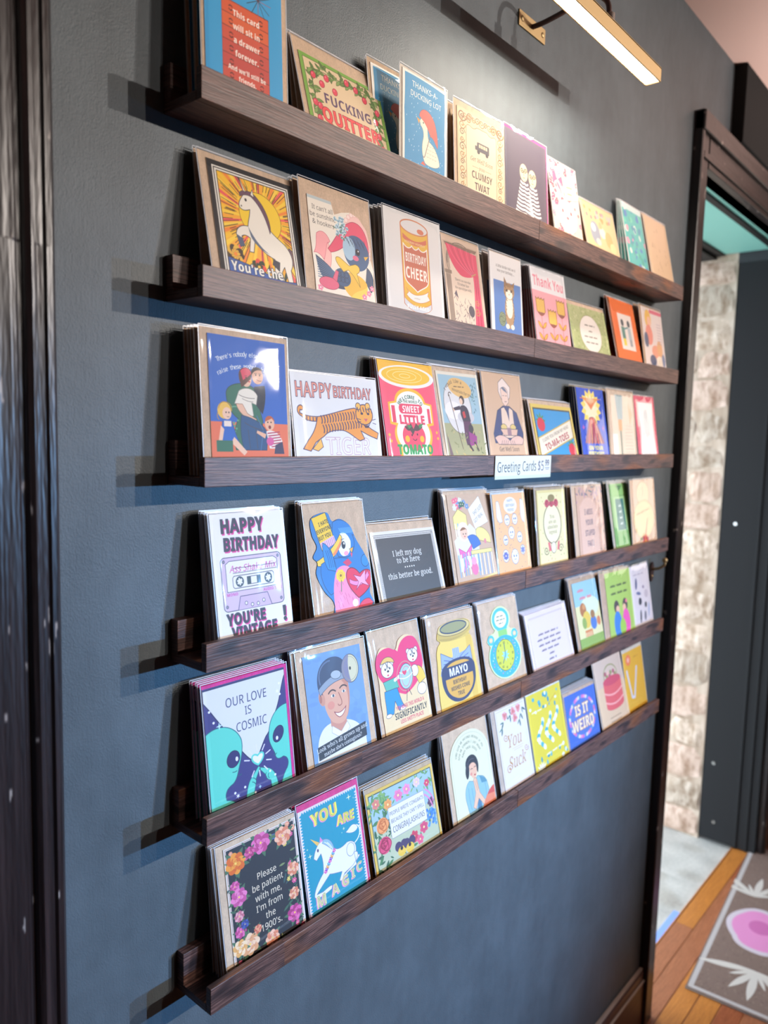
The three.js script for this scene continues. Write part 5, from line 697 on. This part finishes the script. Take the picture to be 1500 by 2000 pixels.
// --- bottom ledge
card('6.1', 'Please be patient floral card', "black floral card reading Please be patient with me, I'm from the 1900's.", { inset: [0.08, 0.035, 0.0], rear: 5, px: 512, art: (q) => {
  const { R, RS, E, L, T, h } = q; q.bg('#d8ccc0'); RS(2, 2, 96, h, '#a85c50', 0.5); R(3.2, 3.2, 93.6, h, '#2a282c');
  const side = []; for (let k = 0; k < 120; k++) { const a = rnd(), e = rr(0, 18); let x, y; if (a < 0.3) { x = 4 + e; y = rr(4, h - 4); } else if (a < 0.6) { x = 96 - e; y = rr(4, h - 4); } else if (a < 0.8) { x = rr(4, 96); y = 4 + e * 1.1; } else { x = rr(4, 96); y = h - e * 1.2; } side.push([x, y]); }
  for (const [x, y] of side) { q.leaf(x, y, rr(6, 11), rr(0, 6.3), ['#44654c', '#5c7a54', '#7c8a58', '#3a5854'][Math.floor(rnd() * 4)], 0.3); }
  for (let k = 0; k < 26; k++) { const [x, y] = side[k * 4]; q.flower(x, y, rr(2.4, 4), ['#d85a8c', '#4a62a8', '#e89a7c', '#d8c05c', '#c2486c'][k % 5], '#f4e2a0', 6); }
  const big = [[14, 22, 12, '#ea9430', '#d8661c'], [49, 12, 12, '#dc6ca4', '#b8407c'], [80, 16, 11, '#ecb494', '#d8805c'], [33, 17, 6.5, '#d45c92', '#a83868'], [10, 48, 6, '#dc6ca4', '#b8407c'], [14, 62, 10, '#e07cae', '#c0508c'], [90, 62, 8, '#ecb494', '#d8805c'], [88, 92, 7, '#ecb494', '#d07858'], [86, 116, 10, '#d85c9c', '#a83470'], [12, 84, 6, '#e2a0a8', '#c06c7c'], [12, 102, 7, '#dc6ca4', '#b8407c'], [22, 122, 12, '#ecc4a0', '#dc9c6c'], [9, 120, 9, '#f0cfa8', '#e0a45c'], [52, 130, 9, '#ecb494', '#d8805c'], [34, 110, 5, '#e89a7c', '#c8684c'], [18, 96, 5, '#4a5aa4', '#33407c']];
  for (const [x, y, r, c, d] of big) { for (let k = 0; k < 5; k++) q.leaf(x, y, r * 1.6, k * 1.3 + x, '#4c6c4c', 0.3); q.flower(x, y, r, c, '#f0c860', 8, d); q.flower(x, y, r * 0.55, d, '#f0c860', 6, c); }
  q.lines(['Please', 'be patient', 'with me,', "I'm from", 'the', "1900's."], 53, 50, 12.6, 11.2, '#ecd8bc', { sx: 0.86 });
} });
card('6.2', 'YOU ARE MAGIC unicorn card', 'teal zigzag-edged YOU ARE MAGIC card with a lying white unicorn', { env: '#e0508c', inset: [0.0, 0.05, 0.035], rear: 1, px: 480, art: (q) => {
  const { R, E, L, T, h } = q; q.bg('#dcc8e0'); let d = 'M5 5'; for (let k = 0; k < 24; k++) d += `L${5 + k * 3.9 + 1.95} 2L${5 + (k + 1) * 3.9} 5`; for (let k = 0; k < 34; k++) d += `L98.5 ${5 + k * 4 + 2}L95 ${5 + (k + 1) * 4}`; d += `L95 ${h}H5`; for (let k = 34; k > 0; k--) d += `L1.5 ${5 + k * 4 - 2}L5 ${5 + (k - 1) * 4}`; L(d + 'Z', '#1f8fa6');
  const yw = '#eeda58', pk = '#e88ab4';
  const lt = (s, x, y, sz, sx, rot = 0, c = yw) => { T(s, x - 1.2, y + 0.8, sz, pk, { b: 1, sx, rot, st: pk, lw: 1.2 }); T(s, x, y, sz, c, { b: 1, sx, rot, st: c, lw: 0.8 }); T(s, x, y, sz, null, { sx: sx * 0.9, rot, st: '#6c7a5c', lw: 0.5 }); };
  lt('YOU', 42, 19, 22, 1.0, -0.03); lt('ARE', 76, 36, 18, 0.95, 0.05);
  const w = '#e6e2e8', ln = '#7a7c98';
  L('M30 50C38 48 46 54 48 64C52 74 62 74 72 70C86 70 90 82 84 92L92 96L80 104L62 108L56 116L52 114L58 104C50 102 42 100 38 98C26 106 16 112 14 114L24 115C30 114 36 112 40 114L38 118C28 120 14 122 10 116C10 108 20 98 28 92C30 82 30 74 28 66L20 72L16 68C18 60 22 54 30 50Z', w, ln, 0.8); L('M82 88C90 88 92 96 78 104L60 110L56 118L62 116L66 110L84 106Z', w, ln, 0.7); E(77, 82, 7, 9, null, 0, ln, 0.7);
  L('M28 51L14 40L24 54Z', '#e6b45c'); L('M28 52L30 44L34 51Z', '#d886b4'); E(24, 60, 1.5, 2.2, '#5a4a6a'); L('M34 50C44 50 50 60 50 72C44 66 38 58 32 54Z', '#8fb0c0', ln, 0.5); L('M40 56q6 6 8 14M36 54q6 5 9 12', null, '#e9e6ec', 0.9); for (let k = 0; k < 9; k++) q.flower(32 + k * 2.2, 92 - k * 2.6, 2.6, ['#d85aa4', '#8a4ab0', '#e8a03c', '#4a9ac0'][k % 4], '#fff', 5);
  L('M86 76C98 72 100 58 92 54', null, w, 1.8); L('M92 54C84 46 78 56 72 56C80 62 90 64 94 58Z', w, ln, 0.6);
  for (const [x, y, r] of [[85, 12, 5], [11, 62, 4], [70, 50, 3], [8, 52, 2], [93, 16, 1.4], [66, 54, 1.4]]) q.star(x, y, r, '#eee4b0', 4, 0.2);
  lt('M', 20, 124, 20, 0.95, 0.02, '#e6d8a0'); lt('A', 44, 121, 19, 1, 0, '#e6d8a0'); lt('G', 62, 118, 18, 1, 0, '#e6d8a0'); lt('I', 76, 115, 17, 1, 0, '#e6d8a0'); lt('C', 88, 111, 17, 1, 0, '#e6d8a0');
} });
card('6.3', 'CONGRAJLASHUNS card', 'floral landscape card reading PEOPLE WRITE CONGRATS ... CONGRAJLASHUNS', { env: '#cdb394', inset: [0.0, 0.05, 0.0], rear: 2, px: 460, edge: '#c9a23c', art: (q) => {
  const { R, RS, E, L, T, h } = q; q.bg('#d6b04c'); R(3, 3, 94, h - 7, '#3a4a34'); R(4, 4, 92, h - 9, '#9fb8d0'); R(4, 40, 92, h - 45, '#b8bc9c');
  for (let k = 0; k < 150; k++) q.leaf(k % 3 ? rr(4, 30) : rr(4, 94), k % 2 ? rr(6, 22) : rr(10, h - 8), rr(5, 10), rr(0, 6.3), ['#4c7a48', '#6a9454', '#3a5f40', '#86a85c'][k % 4], 0.32);
  q.rose(17, 38, 8.5, '#ea9a58', '#c4662c'); q.rose(16, 58, 9, '#d8486c', '#98203f'); for (const [x, y, r, c] of [[28, 20, 5.5, '#e89a4c'], [44, 16, 6, '#e27ca4'], [57, 14, 5.5, '#e88ab0'], [73, 12, 5, '#e4c0bc'], [12, 14, 5, '#d8806c'], [88, 18, 4, '#d4405c'], [90, 40, 5, '#5a3c54'], [58, 66, 6, '#cc3c54'], [74, 62, 6, '#d04a6c'], [66, 72, 5, '#e05c7c']]) { q.flower(x, y, r, c, '#f0d890', 6); }
  for (let k = 0; k < 26; k++) E(88 + rr(-6, 6), 56 + rr(-9, 9), 1.8, 1.8, ['#3f78c8', '#5c94d8'][k % 2]); for (const [x, y] of [[38, 70], [50, 71]]) { E(x - 4, y - 3, 5, 5, '#4a3858'); E(x + 4, y - 3, 5, 5, '#4a3858'); E(x, y + 3, 6, 5, '#e3b93c'); E(x, y, 2, 2, '#2c2030'); } L('M80 28q10 6 12 18M84 24q10 8 10 16', null, '#e07cae', 1.6);
  R(27, 24, 54, 32, '#e2dcda', 1); RS(27, 24, 54, 32, '#8a8488', 0.5, 1); T('PEOPLE WRITE CONGRATS', 54, 31, 5.6, '#4a4648', { sx: 0.78 }); T("BECAUSE THEY CAN'T SPELL", 54, 39, 5.6, '#4a4648', { sx: 0.72 }); T('CONGRAJLASHUNS', 54, 48, 8.4, '#3c383c', { sx: 0.68 });
} });
card('6.4', 'praying lady card', 'arched cream card of a dark-haired woman with folded hands', { inset: [0.08, 0.05, 0.02], rear: 3, px: 400, edge: '#c9bda0', cut: (h) => { const o = [[0, h], [0, 44]]; for (let k = 0; k <= 20; k++) { const a = PI + k / 20 * PI; o.push([50 + 50 * Math.cos(a), 44 + 42 * Math.sin(a)]); } o.push([100, h]); return o; }, art: (q) => {
  const { R, E, L, T, h } = q; q.bg('#dbd6b6'); L(`M4 ${h - 12}V46C6 -6 94 -6 96 46V${h}`, null, '#b8b094', 0.5); const o = { k: 0.52 };
  q.A('LORD GIVE ME PATIENCE BECAUSE IF YOU', 50, 50, 37, -PI / 2, 4.9, '#5c5a4c', o); q.A('GIVE ME STRENGTH I JUST MIGHT', 50, 50, 29, -PI / 2, 4.9, '#5c5a4c', o); q.A('PUNCH THESE IDIOTS', 50, 50, 21, -PI / 2, 4.9, '#5c5a4c', o);
  L('M36 58C34 40 60 36 66 52C70 62 66 70 64 74L58 60L44 62C42 72 40 76 36 76C32 70 34 62 36 58Z', '#2c282c'); L('M40 54q8 -8 18 -4M38 62q2 -6 6 -8', null, '#585058', 1); L('M44 58C50 52 60 54 62 62C64 70 60 78 55 80C48 80 43 70 44 58Z', '#e4b394'); L('M47 64q3 -1.6 5 0M56 63q3 -1.6 5 0', null, '#4a3630', 0.9); E(56, 74.5, 2.2, 1.1, '#b8383c'); E(47, 71, 3, 2.4, '#dc8c7c');
  L(`M40 80C30 84 24 96 28 112L34 ${h}H86C88 108 86 88 74 82L62 78L52 84Z`, '#8fb6c0', '#4c7484', 0.7); L('M66 80C78 84 84 90 84 94L70 92Z', '#5c8c9c'); L('M36 90Q34 108 38 124M44 92Q44 106 46 118M78 92Q80 108 76 122', null, '#5c8c9c', 0.8); L(`M52 84L56 100L50 ${h}H62L64 108Z`, '#4a7894');
  L(`M50 82C54 76 60 80 60 88L62 104L76 124L70 128L58 112L48 126L42 122L52 102Z`, '#e6b898', '#a87458', 0.6); L('M53 84L57 100M57 83L60 98', null, '#a87458', 0.6); L(`M100 104C84 108 70 118 58 ${h}H100Z`, '#e2805c'); L(`M100 104C90 106 84 110 80 114L100 116Z`, '#cf5248');
} });
card('6.5', 'You Suck card', 'white floral card with gold script reading You Suck', { inset: [0.10, 0.02, 0.0], rear: 3, px: 320, env: '#cdb8a8', art: (q) => {
  const { R, RS, E, L, T, h } = q; q.bg('#ddd2d2'); RS(4, 4, 92, h, '#b08c84', 0.5); for (const [x, y, a] of [[24, 26, 2.2], [34, 12, 1.2], [48, 18, 1.7], [66, 20, 1.6], [82, 24, 1.2], [88, 14, 0.6], [76, 34, 1.5], [18, 36, 1.9], [46, 8, 0.4]]) { q.leaf(x, y, 15, a, '#3f5f50', 0.26); q.leaf(x, y, 12, a + 0.8, '#5c7a68', 0.25); } for (const [x, y] of [[30, 16], [58, 14], [62, 28], [76, 12]]) q.flower(x, y, 8, '#e2a8a4', '#c8685c', 6, '#d88480');
  T('You', 52, 66, 32, '#b8874c', { f: 'serif', i: 1, sx: 0.85 }); L('M40 82H78M44 86H74', null, '#c9a070', 0.7); T('Suck', 52, 106, 32, '#b8874c', { f: 'serif', i: 1, sx: 0.8 }); q.curl(24, 56, 8, '#b8874c', 1.6); q.curl(22, 116, 9, '#b8874c', 1.6, -1); q.curl(86, 92, 7, '#b8874c', 1.4);
} });
card('6.6', 'yellow vine card', 'bright yellow card with white and turquoise vine lettering', { env: '#dad8cc', inset: [0.0, 0.02, 0.0], rear: 1, px: 300, art: (q) => {
  const { R, E, L, T, h } = q; q.bg('#d6c02c'); for (let k = 0; k < 34; k++) E(rr(6, 94), k % 2 ? rr(6, 30) : rr(96, h), rr(2, 4), rr(2, 4.4), ['#4aa4b0', '#3c8c9c', '#dfe2d0'][k % 3]); for (const x0 of [28, 52, 74]) for (let k = 0; k < 9; k++) { const a = k / 9; E(x0 + 9 * Math.cos(a * 6), 44 + k * 5 - (x0 - 40) * 0.16, 3.6, 5, ['#dfe6e4', '#4aa4b8', '#e9ead8'][k % 3], a * 3); } L('M50 30L84 14', null, '#c89a28', 1.4); T('~10', 26, 28, 6, '#e9ead8', { b: 1 }); T('~14', 60, 98, 7, '#e9ead8', { b: 1, rot: -0.05 }); for (let k = 0; k < 6; k++) q.leaf(18, h - 6, 18, -PI / 2 + (k - 3) * 0.35, '#e6e8da', 0.2);
} });
card('6.7', 'blue lettering card', 'blue landscape card with round pink and cream cartoon lettering', { env: '#c8ab97', inset: [0.02, 0.05, 0.0], rear: 4, px: 300, art: (q) => {
  const { E, T, h } = q; q.bg('#3d63b8'); for (let k = 0; k < 40; k++) { const a = k / 40 * TAU; E(50 + 40 * Math.cos(a), 44 + 32 * Math.sin(a), 4, 4, ['#e08ab0', '#d6c8d8', '#5c86d0', '#c86aa8'][k % 4]); } E(50, 44, 38, 30, '#5470b4'); T('IS IT', 50, 32, 24, '#ecd9b8', { b: 1, sx: 0.9, st: '#c87850', lw: 2 }); T('WEIRD', 50, 56, 25, '#ecd9b8', { b: 1, sx: 0.9, st: '#c87850', lw: 2 }); T('IS IT', 50, 32, 24, '#ecd9b8', { b: 1, sx: 0.9 }); T('WEIRD', 50, 56, 25, '#ecd9b8', { b: 1, sx: 0.9 });
} });
card('6.8', 'red cake card', 'beige card with a two-tier red cake', { env: '#d8c0ac', inset: [0.02, 0.0, 0], px: 260, art: (q) => { const { R, E, L, T, h } = q; q.bg('#d9b895'); R(0, 0, 100, 50, '#cdb3a0'); E(54, 34, 24, 18, null, 0, '#8c8a50', 2); for (let k = 0; k < 8; k++) E(36 + k * 5, 30 + (k % 2) * 6, 4, 4, ['#a85060', '#8c8a50', '#e0b0a0'][k % 3]); L('M24 44V88C30 98 84 98 88 88V44Z', '#d85a5c'); E(56, 44, 32, 8, '#c8485c'); L('M24 62Q56 76 88 62M24 78Q56 92 88 78', null, '#eea49c', 3); for (let k = 0; k < 3; k++) R(30, 106 + k * 7, 40, 1.6, '#a8886c'); } });
card('6.9', 'golden yellow card', 'golden yellow card with an orange blot at the end of the bottom ledge', { env: '#e0d2c0', inset: [0.0, 0.05, 0.02], px: 220, art: (q) => { const { E, L, T, h } = q; q.bg('#e0aa28'); E(26, 20, 13, 13, '#e87c48'); E(26, 20, 6, 6, '#f0b09c'); L('M14 44L28 108L40 110L64 44', null, '#cfcbd4', 7); T('~6', 66, 18, 8, '#c08c28', { f: 'serif', i: 1 }); } });

// ---------- price sign on the third ledge ----------
{
  const w = 0.166, hh = 0.0345, o = thing('price_sign', 'white handwritten sign reading Greeting Cards $5.99 on the third ledge', 'sign', [0.594, YT[2] - 0.001, LD + 0.0004]);
  const tex = printTexture(w, hh, 512, (q) => { q.bg('#d6dbd0'); q.R(0, 17.8, 100, 4, '#c4d2c0'); q.T('Greeting', 23, 10, 12.5, '#3a3e46', { sx: 0.82 }); q.T('Cards', 59, 9.5, 12.5, '#3a3e46', { sx: 0.8 }); q.T('$5', 80.5, 9.5, 13, '#4a4562', { sx: 0.85 }); q.T('99', 92.5, 7, 8, '#443f5c', { sx: 0.9, b: 1 }); q.L('M89 11.5H97M90 13H96', null, '#5a5474', 0.5); });
  const g = box(-w / 2, w / 2, -hh, 0, 0, 0.0012); const pl = std({ color: new THREE.Color('#e4ebe0'), roughness: 0.5 });
  o.position.x = 0.594; mesh('panel', g, [pl, pl, pl, pl, std({ map: tex, roughness: 0.45 }), pl], o);
}
// ---------- brass wall hook ----------
{
  const o = thing('wall_hook', 'small brass hook plate on the wall below the fourth ledge end', 'hook', [1.292, 1.188, 0]);
  const pl = new THREE.CylinderGeometry(0.011, 0.011, 0.003, 28); pl.scale(1, 1, 2.1); pl.rotateX(PI / 2); pl.translate(0, 0, 0.0015); mesh('back_plate', pl, bronze, o);
  const arm = new THREE.TubeGeometry(new THREE.CatmullRomCurve3([[0, 0.006, 0.002], [0, 0.010, 0.018], [0, 0.020, 0.030], [0.001, 0.029, 0.030]].map((v) => new THREE.Vector3(...v))), 24, 0.0032, 10); mesh('hook_arm', arm, brass, o);
  const kb = new THREE.SphereGeometry(0.006, 16, 12); kb.translate(0.001, 0.030, 0.030); mesh('knob', kb, brass, o);
  const sc = new THREE.SphereGeometry(0.003, 12, 8); sc.translate(0, -0.010, 0.003); mesh('screw', sc, brass, o);
}
// ---------- door mat ----------
{
  const o = thing('door_rug', 'brown rug with a pink flower and white leaves by the doorway', 'rug', [1.602, 0.001, 0.048]); o.rotation.y = 0.085;
  const w = 0.92, d = 0.6;
  const tex = printTexture(w, d, 1024, (q) => {
    q.bg('#7c665c'); for (let k = 0; k < 3000; k++) q.E(rr(0, 100), rr(0, q.h), 0.25, 0.25, ['#6c574e', '#8c766a', '#75605a'][k % 3]);
    const W = '#cfc8c0'; q.RS(1.2, 1.2, 97.6, q.h - 2.4, '#b9b2b0', 1.4);
    const burst = (x, y, r, a0, n, sp) => { for (let k = 0; k < n; k++) q.leaf(x, y, r * (0.75 + 0.25 * Math.sin(k * 2.3)), a0 + (k / (n - 1) - 0.5) * sp, W, 0.16); };
    burst(20, 16, 17, PI, 7, 2.6); burst(23, 20, 16, PI / 2 + 0.5, 5, 1.6); burst(62, 8, 16, -0.2, 6, 2.2); burst(66, 30, 18, 0.6, 7, 2.4); burst(30, 46, 18, 2, 7, 2.6); burst(80, 50, 16, 1, 6, 3);
    q.L('M34 6Q42 -0 50 5Q58 10 54 17Q50 24 42 23Q32 24 29 16Q28 8 34 6Z', '#cfc3cc'); q.L('M35 7.5Q42 2 49 6.5Q56 10 52 16Q49 22 42 21Q33 22 31 15.5Q30 9 35 7.5Z', '#dd8cc0'); q.T('C', 27, 24, 7, '#4a3c3c', { b: 1, rot: 1.3 }); q.E(44, 13, 4, 3.6, '#c76aa6');
  });
  const g = box(0, w, 0, 0.006, 0, d); const sd = std({ color: new THREE.Color('#9c9490'), roughness: 1 }), face = std({ map: tex, roughness: 0.95, bumpMap: stipple, bumpScale: 0.002 });
  mesh('pile', g, [sd, sd, face, sd, sd, sd], o);
}
renderer.render(scene, camera);
